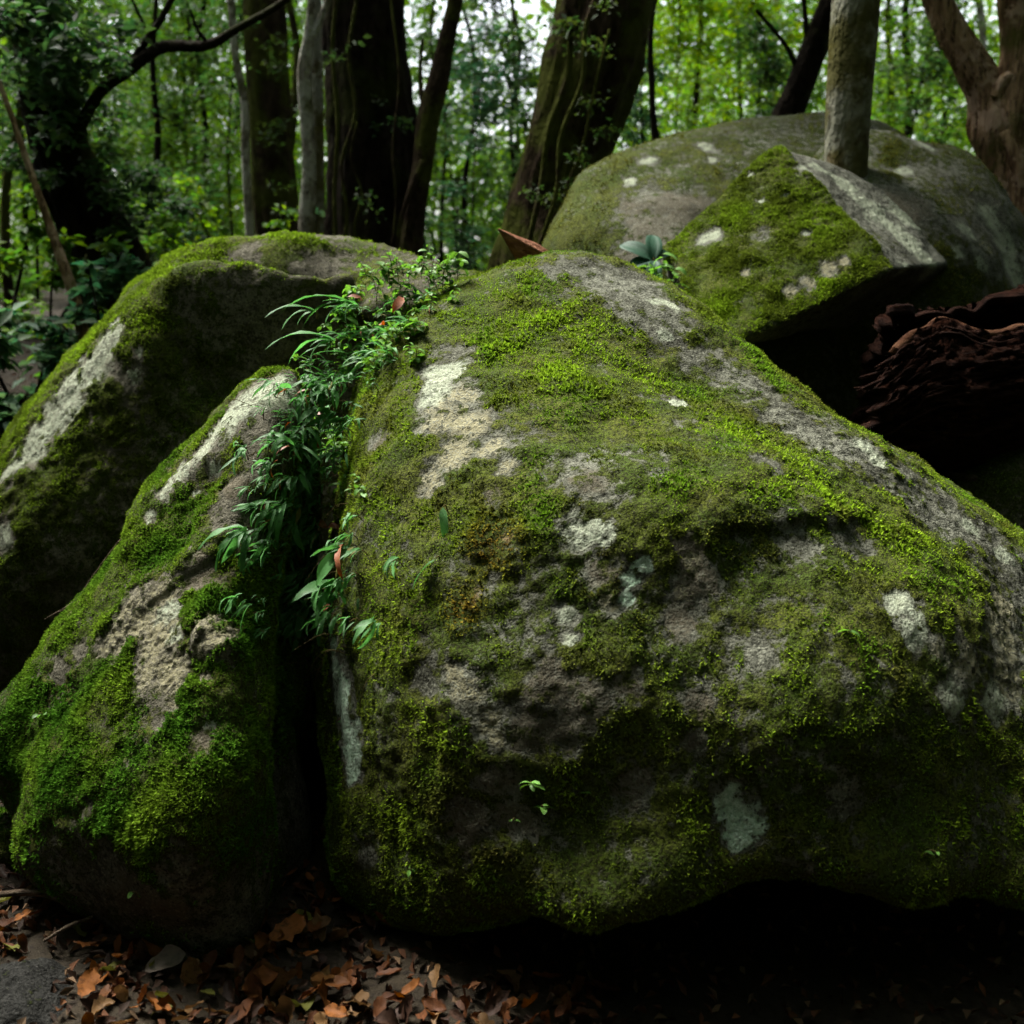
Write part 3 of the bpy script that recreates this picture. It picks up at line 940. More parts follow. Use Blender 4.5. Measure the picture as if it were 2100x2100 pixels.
def tint_far(p, n, rs):
    t = smooth(0.35 + 1.0 * fbm(p * 2, 3, 88))
    return blend((0.07, 0.072, 0.014), (0.12, 0.125, 0.018), t)


back_boulder = boulder('back', 'broad_boulder', 'broad low boulder at the back with an olive mossy front left of the block', 84, 'granite_grey', fit_shape('back'), {
    'pale': [(1330, 330, 16), (1450, 300, 18), (1290, 370, 16), (1460, 330, 12)],
    'brown': [(1380, 430, 80), (1350, 480, 70), (1300, 520, 50)],
    'mossy': [(1270, 340, 26), (1250, 370, 24), (1130, 480, 40), (1200, 450, 40)],
}, moss_back, tint_far, 0.03, 38000, 0.010, 400, cushion=0.005)


def moss_back_right(V, N):
    return 0.43 + 0.4 * fbm(V * 2.6, 4, 68) + 0.2 * fbm(V * 11, 2, 63)


back_right = boulder('back_right', 'grey_boulder', 'grey rounded boulder at the right edge behind the grey trunk, spotted with lichen', 76, 'granite_grey', fit_shape('back_right'), {
    'pale': [(1980, 470, 26), (2030, 440, 30), (2060, 500, 30), (1900, 300, 24), (2010, 540, 24), (2080, 560, 36), (1960, 520, 18), (1850, 350, 20)],
    'brown': [(1850, 420, 60), (1800, 450, 50)],
    'mossy': [(1840, 310, 26), (1820, 330, 20), (1830, 360, 18), (1960, 590, 60), (1920, 540, 40)],
}, moss_back_right, tint_far, 0.028, 30000, 0.010, 500, cushion=0.005)

# tilted block: convex body through its corner points
kA, kQ, kB, kM = at(1598, 294, 4.66), at(1735, 345, 4.90), at(1945, 545, 4.68), at(1838, 552, 4.12)
kD, kC, kE = at(1495, 712, 3.92), at(1352, 514, 4.45), at(1905, 640, 5.25)
block_pts = [kA, kQ, at(1838, 400, 4.92), at(1900, 468, 4.84), kB, kM, kD, kC, kE, kA + np.array([0.05, 0.45, -0.6]), kC + np.array([0.25, 0.6, -0.4]), kQ + np.array([0.0, 0.3, -0.6]), kD + np.array([0.35, 0.9, 0.05])]
kCc = np.mean(block_pts, axis=0)
bm = bmesh.new()
for p_ in block_pts:
    bm.verts.new(tuple(p_ - kCc))
bmesh.ops.convex_hull(bm, input=bm.verts)
bm.normal_update()
block_planes = []
for f_ in bm.faces:
    n_ = np.array(f_.normal)
    o_ = float(n_ @ np.array(f_.verts[0].co))
    if o_ < 0:
        n_, o_ = -n_, -o_
    if o_ > 0.02 and not any(n_ @ a > 0.995 for a, _ in block_planes):
        block_planes.append((n_, o_))
bm.free()


def moss_block(V, N):
    front = smooth((-N[:, 1] - N[:, 0] * 0.75 - 0.05) / 0.35)
    return 0.05 + 0.7 * front * smooth((N[:, 2] + 0.12) / 0.15) + 0.45 * fbm(V * 4.2, 4, 69)


def tint_block(p, n, rs):
    t = smooth(0.45 + 1.2 * fbm(p * 4, 3, 89))
    return blend(MOSS_TINTS['olive'], MOSS_TINTS['lime'], t) * 0.85


block = boulder('block', 'tilted_block', 'angular tilted rock block with mossy front and pale lichen on its sloping top', 84, 'granite_grey', {'C': kCc, 'f': lambda D: radial_hull(kCc, block_planes, D, 60.0)}, {
    'pale': [(1460, 480, 17), (1440, 490, 13), (1650, 345, 14), (1680, 345, 26), (1730, 375, 40), (1780, 415, 48), (1820, 455, 54), (1860, 495, 54), (1895, 530, 44), (1910, 550, 30), (1855, 555, 24), (1850, 440, 40), (1560, 410, 8), (1540, 360, 7), (1610, 400, 8), (1650, 480, 9)],
    'tan': [(1700, 555, 20), (1660, 580, 18), (1620, 600, 16), (1730, 540, 14), (1530, 560, 9)],
    'bare': [(1660, 350, 30), (1720, 390, 34), (1780, 440, 36), (1560, 480, 20)],
}, moss_block, tint_block, 0.03, 42000, 0.010, 600, cushion=0.008)


# smaller stones
def small_stone(key, name, label, c, s, mat, seed, count, moss_level, height=0.009, N=44, tint=tint_main):
    c = np.array(c)
    s = np.array(s)

    def f(D):
        r = 1.0 / np.sqrt(((D / s) ** 2).sum(1))
        return r * (1 + 0.16 * fbm(D * 1.6 + seed, 3, seed))
    return boulder(key, name, label, N, mat, {'C': c, 'f': f}, {}, lambda V, N: moss_level + 0.5 * fbm(V * 5, 3, seed + 1), tint, 0.02, count, height, seed)


small_stone('s1', 'smooth_stone', 'smooth grey stone in the bottom left corner, shade put into its colour', at(20, 2085, 2.1) + np.array([-.02, 0, -0.05]), (0.19, 0.2, 0.13), 'granite_shaded', 700, 0, -0.5, N=64)
small_stone('s2', 'mossy_stone', 'small mossy stone at the left edge beside the leaning boulder', at(-10, 1720, 2.75) + np.array([0, 0, -0.03]), (0.11, 0.12, 0.09), 'granite_brown', 710, 5000, 0.6, tint=tint_left)
small_stone('s3', 'wedged_stone', 'dim mossy stone wedged under the rotten log at right edge', at(2080, 1010, 3.75) + np.array([0.05, 0.1, -0.32]), (0.5, 0.42, 0.55), 'granite_brown', 720, 7000, 0.5)
small_stone('s4', 'sloping_stone', 'pale sloping stone between dark boulder and mossy boulder top', at(890, 575, 4.1) + np.array([0, 0, -0.12]), (0.34, 0.3, 0.16), 'granite_brown', 730, 5000, 0.48)
small_stone('s5', 'cleft_shade', 'added dark stone standing in for shade at the back of the cleft between the two front boulders', at(610, 1480, 3.2), (0.22, 0.25, 0.55), 'granite_shaded', 740, 0, -0.3, N=30)  # added stone, coloured dark so the cleft behind reads as deep shade

# ------------------------------------------------------------------ trees
def off_light_axis(p, r):
    """True where a point keeps clear of the gap left for the sun onto the boulders."""
    a = np.array([0.2, 3.1, 0.8])
    d = np.array(SUN)
    v = p - a
    return np.linalg.norm(v - (v @ d)[:, None] * d, axis=1) > r


def branch_cloud(rs, centers, spread, n, flat=0.6):
    k = rs.randint(0, len(centers), n)
    off = rs.normal(size=(n, 3)) * spread
    off[:, 2] *= flat
    return centers[k] + off


def tree(name, label, spec, mat, sides=20, seg=60, ridge=0.12, lump=0.10, seed=0, limbs=(), crown=400, crown_r=1.6, crown_z=7.5, group=None, leaf=(0.05, 0.09, 0.02), extend=True, extra_leaves=(), cat='tree', rscale=3.0, flare=1.25):
    """spec: (x, y, distance, width) down to up. The trunk runs on into the ground and up to its crown."""
    rs = np.random.RandomState(seed + 900)
    P = [at(a, b, c) for a, b, c, w in spec]
    rad = [size(w, c) / 2 for a, b, c, w in spec]
    gz = float(terrain_z(P[0][0], P[0][1]))
    d0 = (P[0] - P[1]) / np.linalg.norm(P[0] - P[1])
    if P[0][2] > gz - 0.1:
        foot = P[0] + d0 * np.array([0.3, 0.3, 1]) * (P[0][2] - gz + 0.25) / max(0.3, -d0[2])
        foot[2] = gz - 0.25
        P.insert(0, foot)
        rad.insert(0, rad[0] * flare)
    if extend:
        d = (P[-1] - P[-2]) / np.linalg.norm(P[-1] - P[-2])
        top = P[-1] + d * max(0.6, (crown_z - P[-1][2]) * 0.8)
        P.append(top)
        rad.append(rad[-1] * 0.7)
    root = empty(name, tuple(P[0]), label, cat, group)
    loc = np.array(root.location)
    V, F = tube(P, rad, sides * 2 if sides > 12 else sides, seg, ridge, lump, seed, rscale * 2.2)
    mk('trunk', V - loc, F, M[mat], root)
    for li, (lspec) in enumerate(limbs):
        LP = [at(a, b, c) for a, b, c, w in lspec]
        LR = [size(w, c) / 2 for a, b, c, w in lspec]
        V, F = tube(LP, LR, max(8, sides // 2), 30, ridge, lump, seed + 3 + li, rscale)
        mk('limb', V - loc, F, M[mat], root)
    cloud, cols = [], []
    if crown:
        cen = P[-1] + rs.normal(size=(14, 3)) * crown_r * np.array([1, 1, 0.5])
        cen[:, 2] = np.maximum(cen[:, 2], crown_z - 1.5)
        cp_ = branch_cloud(rs, cen, crown_r * 0.4, crown)
        cloud.append((cp_[off_light_axis(cp_, 2.6)], 0.26, 0.15))
    for (a, b, c, r, n, L) in extra_leaves:
        ce = at(a, b, c)
        cc = ce + rs.normal(size=(max(3, n // 60), 3)) * size(r, c) * 0.5
        cloud.append((branch_cloud(rs, cc, size(r, c) * 0.22, n), L, L * 0.5))
    if cloud:
        Vs, Fs, Cs, k = [], [], [], 0
        for pos, L, W in cloud:
            V, F, col = leaf_cloud(pos, L, W, rs, 0.55, leaf_cols(len(pos), rs, leaf))
            Vs.append(V); Fs.append(F + k); Cs.append(col); k += len(V)
        mk('crown', np.concatenate(Vs) - loc, np.concatenate(Fs), M['leaf'], root, False, {'leaf': np.concatenate(Cs)})
    return root


tree('gnarled_tree', 'big dark leafy tree at the left edge leaning left, trunk flaring at the foot',
     [(255, 640, 6.6, 150), (205, 500, 6.6, 128), (150, 380, 6.6, 120), (110, 250, 6.6, 105), (85, 120, 6.6, 95), (70, -20, 6.6, 90)], 'bark_dark', 26, 70, 0.22, 0.2, 1,
     limbs=[[(145, 320, 6.5, 34), (165, 262, 6.4, 24), (205, 190, 6.3, 22), (262, 145, 6.2, 24), (330, 98, 6.2, 22), (430, 92, 6.2, 18), (480, 62, 6.2, 14), (560, 18, 6.2, 12), (640, -40, 6.2, 9)],
            [(258, 150, 6.2, 18), (290, 98, 6.2, 14), (330, 40, 6.2, 12), (365, -30, 6.2, 10)],
            [(300, 62, 6.2, 7), (285, 30, 6.2, 6), (262, -20, 6.2, 5)],
            [(430, 92, 6.2, 8), (405, 60, 6.2, 6), (390, 20, 6.2, 5)]],
     extra_leaves=[(70, 60, 6.2, 150, 1500, 0.07), (150, 110, 6.0, 90, 500, 0.07), (30, 200, 6.3, 90, 500, 0.07), (250, 380, 6.3, 80, 500, 0.06), (330, 400, 6.5, 60, 300, 0.06), (90, 330, 6.3, 60, 160, 0.06), (40, 20, 6.0, 120, 600, 0.07)], leaf=(0.022, 0.05, 0.014))
tree('leaning_sapling', 'thin red-brown leaning sapling in front of the big dark tree at left',
     [(172, 690, 5.6, 26), (150, 600, 5.6, 22), (115, 500, 5.6, 18), (80, 400, 5.6, 14), (45, 300, 5.6, 12), (10, 200, 5.6, 10), (-40, 80, 5.6, 8)], 'bark_red', 12, 40, 0.08, 0.06, 2, crown=0, extend=False)
tree('slender_tree', 'slender pale grey trunk rising just right of the arching branch',
     [(515, 520, 7.2, 18), (510, 440, 7.2, 17), (503, 300, 7.2, 17), (502, 220, 7.2, 15), (482, 110, 7.2, 14), (474, 0, 7.2, 15)], 'bark_grey', 12, 60, 0.08, 0.18, 3, crown=150, crown_r=1.0)
tree('brown_tree', 'brown mossy trunk behind the slender grey one on the left',
     [(575, 520, 9.2, 92), (560, 350, 9.2, 84), (552, 200, 9.2, 80), (545, 80, 9.2, 80), (540, -20, 9.2, 78)], 'bark_brown', 22, 60, 0.16, 0.1, 4, extra_leaves=[(560, 300, 8.8, 60, 120, 0.05), (540, 120, 8.8, 60, 100, 0.05), (590, 420, 8.8, 50, 60, 0.05)], leaf=(0.03, 0.055, 0.012))
tree('forked_sapling', 'pale slim forked trunk standing left of the thick black trunk',
     [(635, 520, 7.0, 40), (630, 440, 7.0, 32), (634, 340, 7.0, 26), (628, 240, 7.0, 26), (624, 140, 7.0, 27), (634, 60, 7.0, 17), (640, -20, 7.0, 14)], 'bark_grey', 14, 60, 0.08, 0.14, 5,
     limbs=[[(625, 135, 7.0, 22), (636, 90, 7.0, 17), (655, 45, 7.0, 15), (674, 0, 7.0, 14), (690, -50, 7.0, 12)]], crown=150, crown_r=1.0)
tree('straight_tree', 'straight grey-olive trunk tucked between pale fork and thick black trunk',
     [(655, 520, 8.6, 30), (652, 380, 8.6, 27), (650, 200, 8.6, 26), (648, 60, 8.6, 25), (646, -20, 8.6, 25)], 'bark_mottled', 14, 50, 0.1, 0.06, 6, crown=200)
tree('thick_tree', 'thick black upright trunk near the centre, darkest in the wood',
     [(768, 540, 7.6, 190), (765, 460, 7.6, 178), (765, 320, 7.6, 170), (755, 180, 7.6, 160), (748, 60, 7.6, 150), (745, -20, 7.6, 148)], 'bark_dark', 32, 120, 0.16, 0.12, 7, crown=600, rscale=4.0, flare=1.4,
     extra_leaves=[(790, 215, 7.2, 50, 45, 0.06), (810, 260, 7.2, 40, 25, 0.06), (715, 120, 7.0, 40, 30, 0.05), (760, 420, 6.95, 60, 40, 0.04)], leaf=(0.022, 0.045, 0.012))
tree('curved_tree', 'curved dark trunk bending right beside the thick black trunk',
     [(840, 540, 7.1, 52), (850, 440, 7.1, 44), (868, 330, 7.1, 40), (880, 240, 7.1, 42), (900, 165, 7.1, 38), (912, 100, 7.1, 32), (930, 20, 7.1, 28), (940, -30, 7.1, 26)], 'bark_brown', 16, 70, 0.12, 0.14, 8,
     limbs=[[(868, 330, 7.05, 14), (838, 400, 7.0, 10), (818, 470, 7.0, 9), (812, 530, 7.0, 9)], [(880, 235, 7.1, 14), (866, 200, 7.15, 11), (862, 150, 7.2, 8), (866, 80, 7.2, 6)]], crown=250)
tree('great_leaning_tree', 'great mossy trunk leaning right above the broad boulder',
     [(1118, 545, 6.6, 210), (1135, 440, 6.6, 176), (1160, 330, 6.6, 168), (1200, 190, 6.6, 176), (1225, 90, 6.6, 178), (1252, -30, 6.6, 176)], 'bark_brown', 34, 130, 0.18, 0.14, 9, crown=700, rscale=3.6, flare=1.2,
     limbs=[[(1085, 520, 6.6, 40), (1090, 400, 6.65, 30), (1110, 300, 6.7, 28), (1130, 220, 6.7, 26)]], extra_leaves=[(1150, 90, 6.1, 60, 90, 0.06), (1190, 250, 6.05, 70, 120, 0.04), (1130, 380, 6.1, 60, 110, 0.04), (1220, 110, 6.05, 60, 60, 0.04)], leaf=(0.025, 0.045, 0.01))
tree('thin_sapling', 'thin dark sapling standing right of the great leaning trunk',
     [(1348, 300, 8.0, 22), (1340, 250, 8.0, 13), (1337, 170, 8.0, 13), (1333, 90, 8.0, 11), (1345, -20, 8.0, 9)], 'bark_dark', 10, 40, 0.05, 0.1, 10, crown=80, crown_r=0.8)
tree('slanting_tree', 'dark slanting trunk on the skyline of the broad boulder, forked twig at left',
     [(1600, 270, 7.6, 62), (1632, 200, 7.6, 54), (1662, 120, 7.6, 52), (1690, 50, 7.6, 50), (1720, -30, 7.6, 46)], 'bark_dark', 16, 50, 0.1, 0.08, 11, crown=250,
     limbs=[[(1638, 150, 7.6, 12), (1615, 100, 7.6, 9), (1585, 60, 7.6, 8), (1550, 20, 7.6, 7)], [(1655, 80, 7.6, 12), (1652, 40, 7.6, 10), (1648, -10, 7.6, 8)]])
tree('grey_tree', 'mottled grey trunk rising between tilted block and back boulders',
     [(1728, 420, 5.02, 88), (1735, 330, 5.02, 82), (1740, 220, 5.02, 84), (1746, 120, 5.02, 86), (1752, 40, 5.02, 88), (1756, -30, 5.02, 88)], 'bark_mottled', 26, 70, 0.05, 0.05, 12, crown=400, flare=1.1)
tree('forked_tree', 'red-brown forked tree at the right edge with knotted hollow crotch',
     [(2085, 480, 6.0, 120), (2075, 390, 6.0, 110), (2062, 310, 6.0, 104), (2050, 250, 6.0, 110), (2030, 200, 6.0, 74), (1990, 130, 6.0, 58), (1950, 60, 6.0, 52), (1922, 0, 6.0, 50), (1905, -50, 6.0, 48)], 'bark_red', 26, 120, 0.3, 0.22, 13, crown=300,
     limbs=[[(2060, 320, 6.0, 80), (2075, 240, 5.95, 84), (2088, 170, 5.95, 76), (2085, 80, 5.95, 62), (2080, 0, 5.95, 62), (2078, -60, 5.95, 60)], [(2040, 200, 5.92, 30), (2060, 165, 5.9, 24), (2085, 150, 5.9, 30)],
            [(2060, 270, 5.88, 26), (2085, 320, 5.85, 30), (2100, 400, 5.85, 30), (2105, 480, 5.85, 34)]])

# creepers on the big trunks
def trunk_vine(tree_obj, pts, w):
    P = [at(*p) for p in pts]
    V, F = tube(P, [size(w, pts[0][2]) / 2] * len(P), 6, 40, 0.1, 0.3, 3)
    mk('vine', V - np.array(tree_obj.location), F, M['bark_brown'], tree_obj)


T = {o.name: o for o in C.objects if o.type == 'EMPTY'}
for w, pts in [(7, [(700, 540, 7.0), (712, 440, 6.98), (700, 340, 6.97), (728, 230, 6.98), (715, 120, 7.0), (735, -20, 7.02)]), (5, [(735, 540, 6.96), (728, 460, 6.95), (742, 400, 6.95), (720, 330, 6.95), (732, 250, 6.96)]), (5, [(800, 540, 7.0), (812, 420, 7.0), (806, 300, 7.0), (818, 180, 7.02), (800, -20, 7.06)]), (8, [(690, 540, 7.05), (686, 400, 7.05), (692, 250, 7.05), (682, 100, 7.08), (690, -20, 7.1)])]:
    trunk_vine(T['thick_tree'], pts, w)
for w, pts in [(9, [(1100, 520, 6.05), (1140, 400, 6.02), (1150, 280, 6.03), (1195, 160, 6.02), (1200, 60, 6.03), (1230, -30, 6.05)]), (6, [(1170, 500, 6.0), (1160, 400, 6.0), (1195, 300, 6.0), (1215, 200, 6.0), (1250, 60, 6.02)]), (12, [(1075, 540, 6.2), (1110, 380, 6.15), (1125, 270, 6.15), (1165, 150, 6.12), (1170, 40, 6.12)])]:
    trunk_vine(T['great_leaning_tree'], pts, w)

# thin pale and dark stems deeper in the wood
far_stems = [(1590, 300, 14, 16, 'bark_grey'), (2012, 330, 13, 18, 'bark_grey'), (905, 520, 12, 9, 'bark_dark'), (960, 520, 11, 11, 'bark_dark'), (1045, 520, 13, 9, 'bark_brown'),
             (1065, 520, 11, 10, 'bark_dark'), (430, 520, 11, 14, 'bark_dark'), (312, 560, 9.5, 16, 'bark_dark'), (395, 540, 12, 10, 'bark_brown'), (1420, 300, 12, 12, 'bark_dark'), (1520, 270, 11, 9, 'bark_dark'),
             (1860, 300, 12, 16, 'bark_dark'), (1895, 320, 15, 12, 'bark_grey'), (1820, 300, 14, 12, 'bark_brown'), (595, 520, 12, 22, 'bark_brown'), (20, 640, 8, 22, 'bark_brown'), (60, 620, 10, 14, 'bark_dark')]
def where(px):
    """Which landmarks a background plant stands between."""
    for lim, txt in ((60, 'at the far left edge behind the big dark tree'), (210, 'behind the big dark leafy tree at left'), (360, 'under the arching dark branch'), (470, 'left of the slender grey trunk'), (600, 'behind the brown mossy trunk'), (780, 'behind the thick black trunk'),
                     (950, 'just right of the curved dark trunk'), (1030, 'midway between curved trunk and great leaning trunk'), (1130, 'close behind the great leaning trunk'), (1360, 'right of the great leaning trunk'), (1460, 'behind the thin dark sapling'), (1560, 'left of the dark slanting trunk'), (1700, 'behind the dark slanting trunk'),
                     (1830, 'behind the mottled grey trunk'), (1920, 'between grey trunk and red-brown forked tree'), (2010, 'left of the red-brown forked tree'), (9999, 'behind the red-brown forked tree')):
        if px < lim:
            return txt


for i, (px, py, Y, w, bm) in enumerate(far_stems):
    j = lambda s: rnd.uniform(-s, s)
    tree('background_stem', {'bark_grey': 'pale', 'bark_dark': 'thin dark', 'bark_brown': 'thin brown'}[bm] + ' upright stem ' + where(px), [(px, py, Y, w), (px + j(10), py - 130, Y, w * 0.9), (px + j(18), py - 270, Y, w * 0.8), (px + j(26), py - 420, Y, w * 0.7), (px + j(30), py - 560, Y, w * 0.6)],
         bm, 8, 30, 0.05, 0.1, 20 + i, crown=120, crown_r=1.2, crown_z=6.5, group='thin stems deep in the wood')


def understory(px, py, Y, height_px, width_px, n, col, L, seed, label, name='understory_tree', group=None, layers=26):
    """Leafy sapling: stem, sprays of twigs and a crown of leaves in flat sprays."""
    rs = np.random.RandomState(seed)
    base = at(px, py, Y)
    gz = float(terrain_z(base[0], base[1]))
    hgt = size(height_px, Y)
    wid = size(width_px, Y)
    root = empty(name, (base[0], base[1], gz - 0.05), label, 'tree' if name == 'understory_tree' else 'shrub', group)
    loc = np.array(root.location)
    top = np.array([base[0] + rs.normal() * 0.2, base[1] + rs.normal() * 0.2, base[2] + hgt])
    foot = np.array([base[0], base[1], gz - 0.05])
    mid = (foot + top) / 2 + rs.normal(size=3) * 0.08
    parts = [tube([foot, mid, top], [0.012 + 0.003 * hgt, 0.009, 0.003], 6, 12)]
    cen = []
    for k in range(layers):
        z = rs.uniform(0.02, 1.0)
        s = foot * (1 - z) + top * z if name != 'understory_tree' else np.array([base[0], base[1], base[2]]) * (1 - z) + top * z
        a = rs.uniform(0, 2 * math.pi)
        rr = wid * rs.uniform(0.25, 1.0) * (0.5 + 0.5 * math.sin(math.pi * min(1, z * 0.9 + 0.15)))
        e = s + np.array([math.cos(a) * rr, math.sin(a) * rr, rr * rs.uniform(-0.1, 0.45)])
        parts.append(tube([s, (s + e) / 2 + np.array([0, 0, 0.06]), e], [0.007, 0.005, 0.002], 4, 6))
        for q in (0.45, 0.75, 1.0):
            cen.append(s * (1 - q) + e * q)
    V, F = join(parts)
    mk('trunk', V - loc, F, M['bark_dark'], root)
    cen = np.array(cen)
    n = int(n * 1.4)
    pos = branch_cloud(rs, cen, wid * 0.18, n, 0.5)
    V, F, c = leaf_cloud(pos, L, L * 0.5, rs, 0.6, leaf_cols(n, rs, col, 0.4, 0.3))
    mk('crown', V - loc, F, M['leaf'], root, False, {'leaf': c})
    return root


GREEN = (0.07, 0.145, 0.018)
LIME = (0.125, 0.225, 0.022)
DARK = (0.035, 0.075, 0.018)
TEAL = (0.04, 0.095, 0.04)
specs = []
rr_ = np.random.RandomState(55)
for px, py, Y, h, w, n, col, L in [
    (330, 520, 10.5, 380, 130, 1300, GREEN, 0.075), (420, 520, 12, 420, 140, 1300, LIME, 0.08), (250, 540, 12.5, 500, 150, 1400, GREEN, 0.08), (500, 520, 13, 480, 130, 1200, GREEN, 0.08),
    (560, 520, 15, 500, 120, 1000, LIME, 0.085), (380, 300, 11, 300, 150, 1100, DARK, 0.075), (940, 520, 11.5, 420, 110, 1200, DARK, 0.075), (1010, 520, 13.5, 520, 130, 1400, GREEN, 0.08),
    (1090, 520, 15, 520, 120, 1200, LIME, 0.085), (980, 330, 10, 240, 110, 800, TEAL, 0.07), (1040, 200, 10.5, 240, 110, 900, DARK, 0.07), (880, 500, 14, 500, 90, 900, GREEN, 0.08),
    (1390, 330, 11, 340, 110, 1200, LIME, 0.075), (1470, 300, 12.5, 330, 120, 1300, GREEN, 0.08), (1540, 290, 10.5, 300, 110, 1100, LIME, 0.075), (1440, 280, 15, 320, 140, 1300, LIME, 0.085),
    (1620, 290, 13, 330, 110, 1100, GREEN, 0.08), (1840, 320, 11.5, 340, 110, 1300, GREEN, 0.075), (1900, 330, 13.5, 360, 120, 1300, LIME, 0.08), (1800, 300, 15, 320, 110, 1000, DARK, 0.085),
    (1980, 360, 12, 360, 100, 1000, GREEN, 0.08), (2050, 300, 14, 340, 110, 1100, LIME, 0.08), (20, 640, 9.5, 460, 120, 1300, GREEN, 0.07), (-40, 620, 11, 600, 140, 1200, GREEN, 0.075),
    (120, 560, 13, 520, 130, 1200, LIME, 0.08), (1300, 340, 12, 360, 80, 900, GREEN, 0.075), (1320, 300, 9.8, 200, 60, 500, TEAL, 0.06), (1880, 250, 9.6, 190, 80, 600, DARK, 0.065), (640, 500, 16, 560, 120, 900, GREEN, 0.085), (720, 300, 18, 420, 160, 900, GREEN, 0.09), (300, 180, 13, 300, 200, 1100, GREEN, 0.08),
    (200, 560, 9.0, 330, 110, 1100, DARK, 0.07), (476, 330, 9.5, 300, 120, 900, DARK, 0.07), (350, 560, 8.6, 200, 110, 900, DARK, 0.065), (60, 420, 8.8, 330, 120, 900, DARK, 0.07), (1060, 480, 9.2, 220, 80, 700, DARK, 0.065), (1580, 260, 9.4, 200, 80, 600, DARK, 0.065)]:
    specs.append((px, py, Y, h, w, n, col, L))
for i, s in enumerate(specs):
    kind = {id(GREEN): ('mid green', 'mid green understory trees'), id(LIME): ('bright yellow-green', 'yellow-green understory trees'), id(DARK): ('dark green', 'dark understory trees'), id(TEAL): ('bluish green', 'bluish understory trees')}[id(s[6])]
    understory(*s, 2000 + i, kind[0] + (' leafy tree ' if s[2] < 12 else ' farther leafy tree ') + where(s[0]), group=kind[1])

for i, (px, py, Y, h, w, n, col, L) in enumerate([
    (40, 640, 5.6, 120, 80, 420, TEAL, 0.09), (110, 600, 5.9, 110, 70, 380, GREEN, 0.08), (20, 760, 5.0, 110, 70, 420, TEAL, 0.09), (180, 600, 6.2, 90, 60, 260, GREEN, 0.08), (70, 700, 5.2, 90, 70, 360, DARK, 0.09), (-30, 840, 4.7, 130, 70, 360, TEAL, 0.09),
    (220, 620, 5.4, 70, 40, 140, TEAL, 0.09), (0, 560, 6.6, 150, 80, 420, GREEN, 0.08), (330, 500, 7.6, 110, 70, 420, GREEN, 0.07), (440, 500, 8.0, 120, 70, 420, LIME, 0.07), (390, 480, 9, 100, 80, 420, TEAL, 0.07), (560, 500, 7.4, 60, 50, 200, GREEN, 0.06),
    (960, 520, 8.5, 130, 70, 420, TEAL, 0.065), (1020, 520, 7.8, 80, 60, 260, DARK, 0.06), (900, 520, 8.8, 110, 60, 300, TEAL, 0.06), (1400, 300, 8.6, 90, 70, 360, GREEN, 0.06), (1500, 280, 9, 90, 70, 360, LIME, 0.06), (1850, 320, 8.4, 90, 70, 360, DARK, 0.06), (1950, 350, 8.2, 80, 60, 320, GREEN, 0.06), (1330, 330, 8.2, 60, 50, 200, LIME, 0.06), (670, 500, 8, 60, 40, 160, TEAL, 0.06), (-130, 700, 5.4, 130, 80, 400, GREEN, 0.09), (-220, 620, 6.2, 170, 100, 450, DARK, 0.09), (-320, 760, 5.4, 150, 100, 420, TEAL, 0.09)]):
    left = px < 250
    understory(px, py, Y, h, w, n, col, L, 3000 + i, {id(GREEN): 'mid green', id(LIME): 'bright green', id(DARK): 'dark green', id(TEAL): 'bluish green'}[id(col)] + (' bush on the left bank, ' + ('lowest by the dark boulder' if py > 720 else 'upper part by the red-brown sapling' if px > 90 else 'at the frame edge') if left else ' low bush ' + where(px)), 'bush', 'bushes on the left bank' if left else 'bushes behind the boulders', layers=14)

# far wood: reads as one mass, thinnest high in the middle where the sky shows
def far_layer(rs, nc, y0, y1, zmax, n, spread, L, W):
    cen = np.stack([rs.uniform(-0.62, 0.66, nc), rs.uniform(y0, y1, nc), 0 * rs.rand(nc)], 1)
    cen[:, 0] *= cen[:, 1]
    h = rs.uniform(0.0, 1.0, nc) ** 1.25 * zmax
    cen[:, 2] = terrain_z(cen[:, 0], cen[:, 1]) + h
    az = cen[:, 0] / cen[:, 1]
    el = (cen[:, 2] - CAM_Z) / cen[:, 1]
    openness = smooth((el - 0.06) / 0.12) * (smooth((az + 0.14) / 0.06) * smooth((0.16 - az) / 0.08) + 0.45 * smooth((az - 0.16) / 0.1))
    lum = 0.5 + 0.9 * gnoise(cen * np.array([0.45, 0.1, 0.45]), 5)
    cen = cen[lum > openness * 0.72]
    pos = branch_cloud(rs, cen, spread, n, 0.6)
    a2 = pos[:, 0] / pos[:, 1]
    bright = (smooth(0.42 + 1.1 * gnoise(pos * 0.5, 6)) * (0.3 + 0.7 * smooth((a2 + 0.22) / 0.25)))[:, None]  # highlights and a dimmer left side put into the leaf colours
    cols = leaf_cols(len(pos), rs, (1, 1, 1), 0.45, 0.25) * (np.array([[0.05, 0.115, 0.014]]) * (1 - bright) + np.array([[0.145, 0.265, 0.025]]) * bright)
    return leaf_cloud(pos, L, W, rs, 0.45, cols)


rs = np.random.RandomState(91)
la = far_layer(rs, 1300, 22, 36, 13, 62000, 1.0, 0.26, 0.16)
lb = far_layer(rs, 1200, 13, 22, 8.5, 85000, 0.6, 0.13, 0.075)
far = mk('distant_foliage', np.concatenate([la[0], lb[0]]), np.concatenate([la[1], lb[1] + len(la[0])]), M['leaf'], None, False, {'leaf': np.concatenate([la[2], lb[2]])})
tag(far, 'mass of distant sunlit leaves filling the view between the trunks', 'foliage', kind='stuff')

